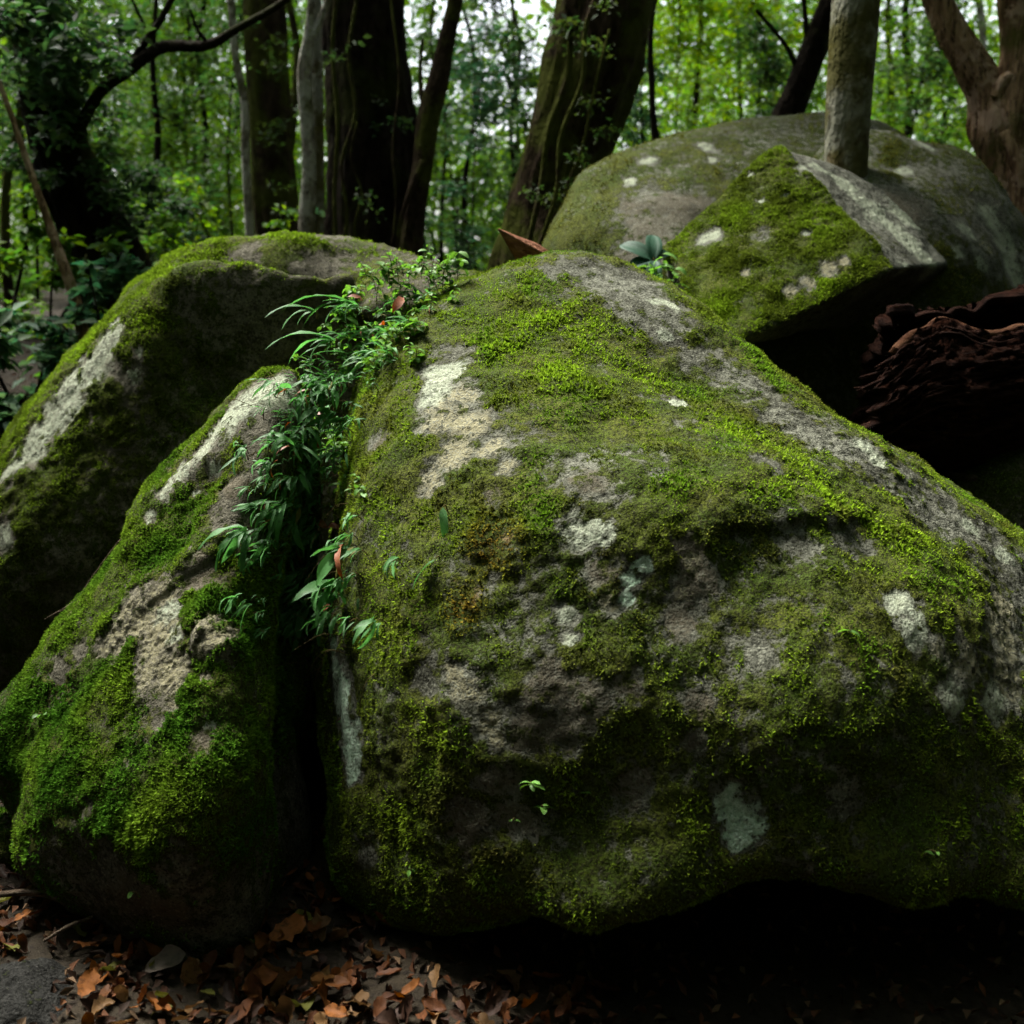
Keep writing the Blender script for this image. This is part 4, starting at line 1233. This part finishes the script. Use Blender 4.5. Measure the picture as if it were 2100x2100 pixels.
# unseen wood all round and overhead, added to block skylight, gap along the sun
rs = np.random.RandomState(92)
nc = 2600
cen = np.stack([rs.uniform(-16, 16, nc), rs.uniform(-14, 16, nc), rs.uniform(6.5, 10.5, nc)], 1)
keep = off_light_axis(cen, 2.7 + 0.5 * rs.normal(size=nc)) & ~((cen[:, 1] > 7) & (rs.rand(nc) < 0.8))
cen = cen[keep]
ring = 4200
ang = rs.uniform(0, math.pi * 2, ring)
rad = rs.uniform(5.0, 9.5, ring)
side = np.stack([np.cos(ang) * rad, np.sin(ang) * rad + 2.0, rs.uniform(0.2, 7.5, ring)], 1)
side = side[np.abs(side[:, 0]) > 0.55 * side[:, 1] + 2.0]
cen = np.concatenate([cen, side])
pos = branch_cloud(rs, cen, 0.5, 56000, 0.5)
V, F, c = leaf_cloud(pos, 0.42, 0.25, rs, 0.5, leaf_cols(len(pos), rs, (0.05, 0.10, 0.02)))
can = mk('shading_canopy', V, F, M['leaf'], None, False, {'leaf': c})
tag(can, 'leaf canopy overhead and around the clearing', 'foliage', kind='stuff')

# ------------------------------------------------------------------ dead wood
def hollow_log():
    """Rotten hollow log lying right of the boulder: thick shell, broken open along its top, ragged left end."""
    A = at(1820, 830, 3.75)
    B_ = at(2400, 650, 4.05)
    n, s = 110, 190
    ax = (B_ - A) / np.linalg.norm(B_ - A)
    upv = np.array([0, 0, 1.0]) - ax * ax[2]
    upv /= np.linalg.norm(upv)
    out = np.cross(ax, upv)                       # towards the viewer side
    if out[1] > 0:
        out = -out
    L = np.linalg.norm(B_ - A)
    t = np.linspace(-0.06, 1, n)[:, None]
    th = np.linspace(0, 1.62, s)[None] * math.pi   # from the near rim under and round to the far rim
    ang = math.pi * (0.24 + 0.07 * np.sin(t * 8 + 0.6) + 0.03 * np.sin(t * 21)) - th                     # angle from viewer-horizontal towards up
    ca, sa = np.cos(ang), np.sin(ang)
    q = np.stack([t * 3.2 + 0 * ca, ca * 2.2 + 0.25 * np.sin(t * 6), sa * 2.2 + 0.25 * np.cos(t * 5)], -1).reshape(-1, 3)
    g = fbm(q, 4, 301).reshape(n, s)
    fine = fbm(q * np.array([1.2, 6, 6]), 3, 305).reshape(n, s)
    grain = np.abs(fbm(q * np.array([0.55, 11, 11]), 4, 307, 0.7)).reshape(n, s)
    r = 0.30 + 0.03 * t + 0.03 * g + 0.02 * fine - 0.11 * grain
    bow = 0.05 * np.sin(t * 5.0 + 2.4)
    end = 0.07 * fbm(np.stack([0 * ca, ca * 5, sa * 5], -1).reshape(-1, 3), 3, 309).reshape(ca.shape) + 0.10 * sa - 0.09 * ca
    tt = t + end * np.clip(1 - t * 2.5, 0, 1) ** 2 * 1.4
    rim = 1 + 0.10 * np.sin(t * 7 + 1.0)
    r = r * (1 + 0 * rim)
    c0 = A[None, None] + ax[None, None] * (tt * L)[..., None] + upv[None, None] * (bow + 0 * ca)[..., None]
    Vo = c0 + r[..., None] * (ca[..., None] * out + sa[..., None] * upv * 0.98)
    ri = r - 0.05 - 0.015 * g
    Vi = c0 + ri[..., None] * (ca[..., None] * out + sa[..., None] * upv)
    root = empty('hollow_log', tuple(A - np.array([0, 0, 0.3])), 'dark rotten hollow log at right with a splintered reddish rim', 'log')
    loc = np.array(root.location)
    i = (np.arange(n - 1)[:, None] * s + np.arange(s - 1)[None]).ravel()
    quad = np.stack([i, i + 1, i + s + 1, i + s], -1)
    m = n * s
    V = np.concatenate([Vo.reshape(-1, 3), Vi.reshape(-1, 3)]) - loc
    jj = np.arange(s - 1)
    endq = np.stack([jj, m + jj, m + jj + 1, jj + 1], -1)
    mk('shell', V, np.concatenate([quad, quad[:, ::-1] + m, endq, endq[:, ::-1] + (n - 1) * s]), M['rotten'], root)
    # ragged beads along both rims; the near one coloured lighter as a lit edge
    for name, col in (('rim', 0), ('rim', s - 1)):
        P = (Vo[:, col] + Vi[:, col]) / 2 + upv * 0.004
        P = P[::5]
        rad = 0.017 + 0.012 * gnoise(P * 9, 311 + col)
        Vr, Fr = tube(P, rad, 12, 160, 0.8, 0.6, 312 + col, 3.0)
        mk(name, Vr - loc, Fr, M['rotten_lit' if col == 0 else 'rotten'], root)
    for k in range(44):                           # loose fibres along the flank
        c = rnd.randrange(0, int(s * 0.55))
        i0 = rnd.randrange(3, int(n * 0.75))
        i1 = min(n - 1, i0 + rnd.randrange(12, 34))
        P = Vo[i0:i1:5, c] + (Vo[i0:i1:5, c] - c0[i0:i1:5, 0]) * 0.015
        if len(P) < 3:
            continue
        Vs, Fs = tube(P, np.linspace(0.006, 0.002, len(P)), 5, 20, 0.4, 0.3, 360 + k)
        mk('fibre', Vs - loc, Fs, M['rotten_lit' if k % 9 == 0 else 'rotten'], root)
    for k in range(14):                           # splinters at the broken end
        c = rnd.randrange(2, int(s * 0.6))
        p = (Vo[1, c] + Vi[1, c]) / 2
        e = p - ax * rnd.uniform(0.03, 0.11) + np.array([0, 0, rnd.uniform(-0.03, 0.02)])
        Vs, Fs = tube([p + ax * 0.06, p, e], [0.012, 0.009, 0.0015], 6, 10, 0.3, 0.2, 330 + k)
        mk('splinter', Vs - loc, Fs, M['rotten'], root)
    return root


hollow_log()


def dead_stick(name, label, pts, widths, mat='stick', cat='stick', sides=8, n=24, ridge=0.15, lump=0.2, seed=0, group=None):
    P = [at(*p) for p in pts]
    rad = [size(w, p[2]) / 2 for w, p in zip(widths, pts)]
    root = empty(name, tuple(P[0]), label, cat, group)
    V, F = tube(P, rad, sides, n, ridge, lump, seed)
    mk('wood', V - np.array(root.location), F, M[mat], root)
    return root


sp_root = dead_stick('wood_splinter', 'jagged reddish piece of broken wood poking up behind the mossy boulder top', [(1140, 552, 3.85), (1100, 528, 3.82), (1062, 502, 3.8), (1022, 470, 3.78)], [54, 46, 30, 3], 'splinter', 'wood', 18, 60, 0.9, 0.6, 41)
V, F = tube([at(1120, 540, 3.84), at(1085, 512, 3.83), at(1050, 498, 3.83)], [0.03, 0.022, 0.003], 8, 16, 0.3, 0.3, 43)
mk('split', V - np.array(sp_root.location), F, M['splinter'], sp_root)
dead_stick('fallen_branch', 'bare brown branch lying under the log at the right edge', [(1905, 955, 3.7), (1960, 975, 3.65), (2040, 985, 3.6), (2150, 995, 3.55)], [10, 16, 18, 18], seed=44)
dead_stick('ground_stick', 'thick dark stick on the leaves at the left edge', [(-30, 1838, 2.42), (60, 1830, 2.43), (140, 1842, 2.42), (170, 1850, 2.42)], [14, 16, 15, 8], seed=45)
dead_stick('short_stick', 'thin stick poking from the leaves under the leaning boulder', [(90, 1930, 2.28), (150, 1895, 2.3), (190, 1880, 2.33)], [7, 9, 6], seed=46)
for i, pts in enumerate([[(92, 1270, 2.9), (150, 1235, 2.9), (200, 1185, 2.9), (260, 1110, 2.92)], [(120, 1255, 2.88), (170, 1235, 2.88), (235, 1180, 2.88)], [(160, 1230, 2.92), (185, 1190, 2.92), (215, 1150, 2.92)], [(205, 1160, 2.9), (255, 1100, 2.9), (290, 1075, 2.9)]]):
    dead_stick('dry_twig', ['longest dry twig along the upper left edge of leaning boulder', 'short pale twig lowest on leaning boulder left edge', 'crooked twig forking up beside leaning boulder left edge', 'upper dry twig near the leaning boulder layered flank'][i], pts, [2.5, 3.5, 3.5, 2][:len(pts)], cat='twig', sides=5, n=16, seed=50 + i)

# ------------------------------------------------------------------ small plants
def leaf_blade(L, W, bend, n=7, tip=1.0, pleat=0.0, twist=0.0, wave=0.0, cols=3, seed=0, broad=0.45):
    """Leaf along +X rising from the origin and bending down; cols points across."""
    t = np.linspace(0, 1, n)
    ang = np.linspace(0.0, -bend, n)
    x = np.concatenate([[0], np.cumsum(np.cos((ang[1:] + ang[:-1]) / 2))]) * L / (n - 1)
    z = np.concatenate([[0], np.cumsum(np.sin((ang[1:] + ang[:-1]) / 2))]) * L / (n - 1)
    prof = (t ** broad) * ((1 - t) ** (0.55 * tip)) / ((0.45 ** broad) * (0.55 ** (0.55 * tip)))
    w = W * 0.5 * np.clip(prof, 0.03, 1.2)
    v = np.linspace(-1, 1, cols)
    y = v[None] * w[:, None]
    zz = z[:, None] + np.abs(v)[None] * w[:, None] * 0.25 + pleat * np.cos(v[None] * math.pi * 3) + wave * W * np.sin(t[:, None] * 14 + seed + v[None] * 2) * np.abs(v)[None]
    zz = zz + twist * t[:, None] * y
    V = np.stack([np.repeat(x[:, None], cols, 1), y, zz], -1).reshape(-1, 3)
    i = (np.arange(n - 1)[:, None] * cols + np.arange(cols - 1)[None]).ravel()
    return V, np.stack([i, i + cols, i + cols + 1, i + 1], -1)


def blade_mesh(name, mat, **kw):
    V, F = leaf_blade(**kw)
    o = mk(name, V, F, mat)
    me = o.data
    bpy.data.objects.remove(o)
    return me


strap = [blade_mesh('strap_leaf', M['fern'], L=1.0, W=0.13 + 0.03 * (k % 3), bend=0.5 + 0.28 * k, n=9, tip=1.3, twist=0.6 * math.sin(k * 2.1), wave=0.12, seed=k, broad=0.4) for k in range(6)]
oval = [blade_mesh('oval_leaf', M['herb'], L=1.0, W=0.46 + 0.05 * (k % 2), bend=0.5 + 0.3 * k, n=6, tip=1.0, wave=0.05, seed=k, broad=0.5) for k in range(4)]
wither = [blade_mesh('withered_leaf', M['dead'] if k else M['litter_f'], L=1.0, W=0.15, bend=1.2 + 0.5 * k, n=9, tip=1.3, twist=0.8, wave=0.2, seed=k + 20, broad=0.4) for k in range(3)]
dead = [blade_mesh('dead_leaf', M['dead'], L=1.0, W=0.42, bend=1.2 + 0.6 * k, n=6, tip=1.0, wave=0.15, seed=k) for k in range(3)]
broad = [blade_mesh('broad_leaf', M['broad'], L=1.0, W=0.44, bend=0.9 + 0.35 * k, n=12, cols=9, tip=0.9, pleat=0.012, broad=0.55) for k in range(3)]


def place_leaf(name, me, root, off, az, el, L, roll=0.0, width=1.0):
    o = inst(name, me, root)
    o.location = tuple(off)
    o.rotation_euler = (Matrix.Rotation(az, 3, 'Z') @ Matrix.Rotation(-el, 3, 'Y') @ Matrix.Rotation(roll, 3, 'X')).to_euler()
    o.scale = (L, L * width, L)
    return o


def stem_mesh(root, a, b, r, mat='stem'):
    V, F = tube([a, (np.array(a) + np.array(b)) / 2 + np.array([0, 0, 0.01]), b], [r, r * 0.8, r * 0.5], 5, 8)
    return mk('stem', V, F, M[mat], root)


def strap_fern(p, nrm, label, group, n, L, az0, az_spread, el=(-0.5, 0.7), width=1.0):
    root = empty('strap_fern', tuple(p), label, 'fern', group)
    stem_mesh(root, tuple(-np.array(nrm) * 0.03), tuple(np.array(nrm) * 0.004), 0.0016)
    for k in range(n):
        az = az0 + rnd.gauss(0, az_spread)
        place_leaf('leaf', strap[rnd.randrange(6)], root, (rnd.uniform(-.015, .015), rnd.uniform(-.015, .015), rnd.uniform(0, .015)), az, rnd.uniform(*el), L * rnd.uniform(0.35, 1.25), rnd.uniform(-0.9, 0.9), width * rnd.uniform(0.6, 1.15))
    return root


def herb(p, nrm, label, group, n, L, name='leafy_herb', tall=0.05, cat='plant'):
    root = empty(name, tuple(p), label, cat, group)
    up = np.array([0, 0, 1.0]) * 0.6 + np.array(nrm) * 0.6
    tip = up * tall + np.array([rnd.uniform(-.02, .02), rnd.uniform(-.02, .02), 0])
    stem_mesh(root, (0, 0, -0.005), tuple(tip), 0.0014)
    for k in range(n):
        f = (k + 1) / n
        place_leaf('leaf', oval[rnd.randrange(4)], root, tip * f, k * 2.4 + rnd.uniform(-.4, .4), rnd.uniform(-0.3, 0.6), L * rnd.uniform(0.6, 1.2), rnd.uniform(-.4, .4))
    return root


def root_at(px, py, which=('main', 'left')):
    h = hit(px, py, which)
    return h if h else (at(px, py, 3.02), np.array([0, -0.4, 0.9]), 'gap', 0)


# leaves hang out of the gap between the left boulders and the big one
LEFTDOWN = math.pi * 1.27
gap_line = [(540, 850), (600, 790), (660, 745), (720, 705), (780, 675), (850, 650), (930, 640), (1010, 632), (1100, 640), (1200, 650), (1300, 632)]


def gap_x(y):
    return float(np.interp(y, [a for a, _ in gap_line], [b for _, b in gap_line]))


def dead_some(root):
    """A few withered leaves among the green ones."""
    for ch in root.children:
        if ch.name.startswith('leaf') and rnd.random() < 0.02:
            ch.data = wither[rnd.randrange(len(wither))]


for k in range(340):
    py = rnd.uniform(600, 1310)
    px = gap_x(py) + rnd.gauss(0, 52) + (26 if py < 760 else 0) - (10 if py > 800 else 0)
    if py < 790:
        h = root_at(px, py, ('main', 'left', 'back_left'))
        p = h[0] if h[2] != 'back_left' else at(px, py + 25, 3.25)
        r_ = strap_fern(p + h[1] * 0.01, h[1], 'arching fern at the top of the gap below the dark boulder', 'ferns at the top of the gap', 6, rnd.choice((0.03, 0.038, 0.05, 0.08)), math.pi * 1.05, 0.9, (-0.2, 0.9), 0.7)
    elif py < 980:
        h = root_at(px, py)
        r_ = strap_fern(h[0] + h[1] * 0.015 + np.array([0, -0.03, 0.01]), h[1], 'narrow-leaved fern crowding the middle of the gap between boulders', 'ferns in the middle of the gap', 7, rnd.choice((0.032, 0.042, 0.055, 0.085)), LEFTDOWN, 0.8, (-0.5, 0.6))
    else:
        h = root_at(px, py)
        r_ = strap_fern(h[0] + h[1] * 0.015 + np.array([0, -0.05, 0.02]), h[1], 'strap-leaved fern hanging low in the gap, above the pale streak', 'ferns hanging low in the gap', 7, rnd.choice((0.036, 0.05, 0.07, 0.115)), LEFTDOWN, 0.45, (-0.7, 0.35))
    dead_some(r_)
# two long arching fronds against the dark boulder
for (px, py, Y, L, lab, az) in [(725, 625, 3.3, 0.24, 'long arching frond reaching left across the dark boulder', math.pi * 1.0), (690, 700, 3.2, 0.22, 'bright drooping frond under the arching one, above the pale peak', math.pi * 1.03), (650, 640, 3.35, 0.17, 'broad green frond bending down between the two arching ones', math.pi * 1.12)]:
    p = at(px, py, Y)
    root = empty('arching_fern', tuple(p), lab, 'fern')
    stem_mesh(root, (0, 0, -0.02), (0, 0, 0.01), 0.004)
    for q in range(3):
        place_leaf('leaf', strap[3 + q % 3], root, (0, 0, 0), az + rnd.uniform(-.25, .25), 0.55 - 0.2 * q, L * (1 - 0.2 * q), rnd.uniform(-.3, .3), 0.9)

def thicken(spots, times, jit):
    return [(x + rnd.gauss(0, jit), y + rnd.gauss(0, jit)) for x, y in spots for _ in range(times)]


herb_spots = [(770, 600), (800, 570), (830, 555), (870, 550), (800, 620), (760, 660), (840, 600), (780, 690), (730, 680), (820, 660), (860, 640), (900, 560), (700, 720), (745, 730), (700, 780), (790, 650), (880, 590), (920, 580), (850, 690), (760, 740), (820, 720), (690, 660), (720, 600), (790, 545), (930, 555), (640, 760), (680, 640), (840, 740), (690, 930), (710, 990), (660, 890), (740, 1000), (640, 900)]
for k, (px, py) in enumerate(thicken(herb_spots, 3, 18)):
    h = hit(px, py, ('main', 'left')) if py > 560 else None
    p = h[0] if h else at(px, py + 12, 3.3)
    nn = h[1] if h else np.array([0, -.3, .9])
    up = py < 760
    herb(p, nn, 'small leafy herb on the moss at the left shoulder of the big boulder' if up else 'small leafy herb among the ferns lower in the gap', 'herbs on the boulder shoulder' if up else 'herbs among the ferns', 7, rnd.uniform(0.022, 0.045), tall=rnd.uniform(0.015, 0.06))

for k, (px, py, L) in enumerate([(828, 635, 0.06), (655, 915, 0.055), (700, 1085, 0.05), (745, 640, 0.045), (665, 870, 0.045), (630, 1075, 0.05), (790, 690, 0.04), (705, 1245, 0.05)]):
    h = root_at(px, py)
    root = empty('dead_leaf', tuple(h[0] + h[1] * 0.035), ['orange dead leaf caught in herbs below the dark boulder', 'upright orange dead leaf among ferns mid gap', 'red dead leaf at the foot of the ferns', 'small orange leaf left of the herb clump', 'rusty leaf tucked behind the ferns mid gap', 'brown-red leaf on the fern stems low in gap', 'small rusty leaf on the moss by herbs', 'dead reddish leaf above the pale streak'][k], 'leaf')
    place_leaf('blade', dead[k % 3], root, (0, 0, 0), rnd.uniform(3, 5.5), rnd.uniform(-0.3, 0.9), L, rnd.uniform(-1, 1))

# single leaves and seedlings on the faces
for (px, py, lab, az, el, L) in [(914, 1045, 'single upright strap leaf growing on the face right of the ferns', -1.45, -0.9, 0.10), (900, 1150, 'single strap leaf slanting down-left beside the orange moss', math.pi * 1.12, -0.45, 0.085), (745, 1225, 'grey-green drooping leaf at the right foot of the ferns', -1.3, -0.8, 0.09), (800, 1490, 'small leaf lying across moss right of the pale streak', 0.15, -0.1, 0.065), (700, 1480, 'leaf sprig at the edge of the pale streak', 0.3, 0.1, 0.05)]:
    h = root_at(px, py, ('main',))
    root = empty('strap_leaf_sprout', tuple(h[0] + h[1] * 0.012), lab, 'plant')
    stem_mesh(root, tuple(-h[1] * 0.02), (0, 0, 0), 0.002)
    place_leaf('leaf', strap[1], root, (0, 0, 0), az, el, L, 0.2, 1.2)
for (px, py, n, L, tall, lab) in [(1092, 1610, 6, 0.030, 0.05, 'small green seedling in the middle of the big boulder face'), (850, 1790, 4, 0.026, 0.02, 'tiny two-leaved seedling low on the left of the boulder face'), (1715, 1840, 4, 0.034, 0.05, 'seedling hanging in the dark undercut on the right'), (1745, 1872, 3, 0.024, 0.03, 'bright small seedling below the hanging one'), (2025, 1872, 3, 0.028, 0.02, 'seedling in the dark at the lower right edge'), (1890, 1752, 3, 0.022, 0.02, 'lone bright leaf sprig low on the right face'), (668, 1745, 3, 0.024, 0.02, 'pale sprig on the lower left rim of the big boulder'), (765, 1855, 2, 0.022, 0.02, 'tiny leaf at the left foot of the big boulder'), (95, 1472, 3, 0.028, 0.02, 'bright sprig on the moss at the left edge'), (290, 1835, 3, 0.018, 0.02, 'yellow sprig low on the leaning boulder'), (1738, 1300, 2, 0.03, 0.01, 'round green leaf pressed on the mossy face at right'), (1180, 1625, 2, 0.024, 0.01, 'pale yellow leaf on the brown bare patch'), (1110, 1660, 4, 0.026, 0.05, 'dark seedling just below the small green one'), (1060, 1680, 2, 0.02, 0.02, 'tiny dark sprig left below the green seedling')]:
    h = root_at(px, py)
    herb(h[0] + h[1] * 0.008, h[1], lab, None, n, L, 'seedling', tall, 'seedling')

# broad-leaved plant between the boulders
bp = at(1340, 545, 4.35)
root = empty('broad_leaved_plant', tuple(bp), 'dark blue-green broad-leaved plant between the mossy boulder and tilted block', 'plant')
stem_mesh(root, (0, 0, -0.15), (0, 0, 0.03), 0.008)
for az, el, L, k, roll in [(3.0, 0.75, 0.20, 0, -0.8), (1.35, 1.25, 0.18, 0, 0.3), (3.4, 0.1, 0.16, 1, -0.7), (4.0, -0.3, 0.17, 2, -0.4), (0.5, 0.7, 0.13, 0, 0.8), (4.7, -0.3, 0.15, 1, 0), (2.2, 1.05, 0.15, 1, -0.5)]:
    place_leaf('leaf', broad[k], root, (0, 0, 0.02), az, el, L * 0.8, roll, 1.05)
for k, (px, py) in enumerate([(1345, 585), (1365, 560), (1325, 580), (1380, 590)]):
    herb(at(px, py, 4.2), (0, -.4, .9), 'small leafy sprig at the foot of the broad-leaved plant', 'sprigs under the broad-leaved plant', 6, 0.06, tall=0.06)

# wiry grass and dead stems in the gap
rs = np.random.RandomState(77)
parts = []
for k in range(330):
    px, py = [(690, 620), (640, 780), (620, 900), (640, 1050), (660, 1180), (630, 1330), (800, 590)][k % 7]
    px += rs.normal() * 45
    py += rs.normal() * 50
    h = hit(px, py, ('main', 'left'))
    if h is None:
        continue
    p = h[0]
    d = np.array([-0.7, -0.35, -0.1]) + rs.normal(size=3) * 0.4
    d /= np.linalg.norm(d)
    L = rs.uniform(0.05, 0.17)
    parts.append(tube([p, p + d * L * 0.5 + np.array([0, 0, 0.02]), p + d * L + np.array([0, 0, -0.05 * rs.rand()])], [0.0013, 0.001, 0.0005], 3, 7, cap=False))
V, F = join(parts)
tag(mk('wiry_grass', V, F, M['stem']), 'thin wiry dead stems tangled among the ferns', 'grass', kind='stuff')

# ------------------------------------------------------------------ fallen leaves
def fallen_mesh(k, mat):
    rs = np.random.RandomState(600 + k)
    V, F = leaf_blade(1.0, rs.uniform(0.38, 0.62), rs.uniform(-1.2, 1.9), 9, rs.uniform(0.9, 1.5), 0, rs.uniform(-0.6, 0.6), 0.05, 5, k, rs.uniform(0.45, 0.8))
    V = V.reshape(9, 5, 3)
    V[:, :, 1] *= np.stack([rs.uniform(0.7, 1.15, 9), rs.uniform(0.9, 1.1, 9), np.ones(9), rs.uniform(0.9, 1.1, 9), rs.uniform(0.7, 1.15, 9)], 1)
    V[:, :, 0] += rs.normal(0, 0.015, (9, 5))
    V = V.reshape(-1, 3)
    V[:, 2] += rs.uniform(-1.2, 2.2) * (V[:, 1] ** 2) + 0.02 * rs.normal(size=len(V))
    V[:, 0] -= 0.5
    o = mk('fallen_leaf', V, F, mat)
    me = o.data
    bpy.data.objects.remove(o)
    return me


kinds = [('litter_a', 'red-brown'), ('litter_b', 'orange-brown'), ('litter_c', 'pale tan'), ('litter_d', 'dark brown'), ('litter_f', 'yellow-green')]
lib = {k: [fallen_mesh(i * 7 + j, M[k]) for j in range(5)] for i, (k, _) in enumerate(kinds)}
lib['litter_e'] = [fallen_mesh(60, M['litter_e'])]


def on_ground(px, py):
    z = 0.0
    for _ in range(4):
        u = (1050 - py) / 2250.0
        dz = (-sp + u * cp) / (cp + u * sp)
        Y = (z - CAM_Z) / dz
        p = at(px, py, Y)
        z = float(terrain_z(p[0], p[1]))
    return np.array([p[0], p[1], z])


def lay(px, py, kind, L, lab, group, lift, tilt, az=None):
    p = on_ground(px, py)
    o = inst('fallen_leaf', lib[kind][rnd.randrange(len(lib[kind]))])
    o.location = (p[0], p[1], p[2] + lift)
    o.rotation_euler = (rnd.gauss(0, tilt), rnd.gauss(0, tilt), az if az is not None else rnd.uniform(0, 6.28))
    o.scale = (L, L, L)
    tag(o, lab, 'leaf', group)
    return o


lay(340, 2005, 'litter_e', 0.095, 'pale grey curled leaf lying below the leaning boulder', None, 0.035, 0.3, 0.5)
lay(590, 1945, 'litter_b', 0.10, 'large orange leaf propped up in the gap foot between boulders', None, 0.04, 0.2, 0.9)
lay(720, 2065, 'litter_c', 0.10, 'broad tan leaf with dark spots near the bottom edge', None, 0.035, 0.15, 2.4)
lay(620, 2070, 'litter_f', 0.085, 'long yellow-green leaf near the bottom edge', None, 0.03, 0.15, 2.0)
lay(620, 1905, 'litter_f', 0.06, 'small green leaf in the gap foot', None, 0.03, 0.2)
lay(75, 1805, 'litter_b', 0.085, 'big orange-brown leaf against the left foot of the leaning boulder', None, 0.04, 0.3, 0.3)
lay(650, 1935, 'litter_c', 0.075, 'slim pale brown leaf pointing right in the gap foot', None, 0.04, 0.15, 0.3)
lay(800, 2070, 'litter_a', 0.075, 'brown leaf at the edge of the deep shadow', None, 0.03, 0.2)
spots = []
tries = 0
while len(spots) < 290 and tries < 20000:
    tries += 1
    px, py = rnd.uniform(-40, 1250), rnd.uniform(1780, 2120)
    if px > 820 and py < 2020 or px < 170 and py > 1960:
        continue
    if 130 < px < 560 and py < 1900 or 640 < px and py < 1850:
        continue
    if 0 < px < 30 and py < 1800:
        continue
    if any((px - a) ** 2 + (py - b) ** 2 < 11 ** 2 for a, b in spots):
        continue
    spots.append((px, py))
for px, py in spots:
    k = rnd.choices(range(5), (34, 26, 12, 24, 4))[0]
    lay(px, py, kinds[k][0], rnd.uniform(0.04, 0.08), kinds[k][1] + ' fallen leaf on the ground before the boulders', kinds[k][1] + ' fallen leaves', rnd.uniform(0.010, 0.04), 0.6)

# finer and farther litter: nobody could count it
rs = np.random.RandomState(78)
n = 30000
px_ = np.stack([rs.uniform(-3.5, 3.5, n), rs.uniform(0.6, 6.5, n)], 1)
ok = rs.rand(n) < np.exp(-((px_[:, 1] - 2.3) / 2.4) ** 2) + 0.15
px_ = px_[ok]
pos = np.stack([px_[:, 0], px_[:, 1], terrain_z(px_[:, 0], px_[:, 1]) + rs.uniform(0.004, 0.028, len(px_))], 1)
pal = np.array([(0.10, 0.045, 0.024), (0.14, 0.06, 0.026), (0.05, 0.028, 0.018), (0.15, 0.095, 0.055), (0.035, 0.023, 0.017)])
cols = pal[rs.randint(0, 5, len(pos))] * rs.uniform(0.6, 1.3, (len(pos), 1))
V, F, c = leaf_cloud(pos, 0.034, 0.016, rs, 0.5, cols * 0.75, 0.4)
tag(mk('leaf_litter', V, F, M['litter'], None, False, {'leaf': c}), 'fine brown leaf litter covering the ground', 'leaf litter', kind='stuff')
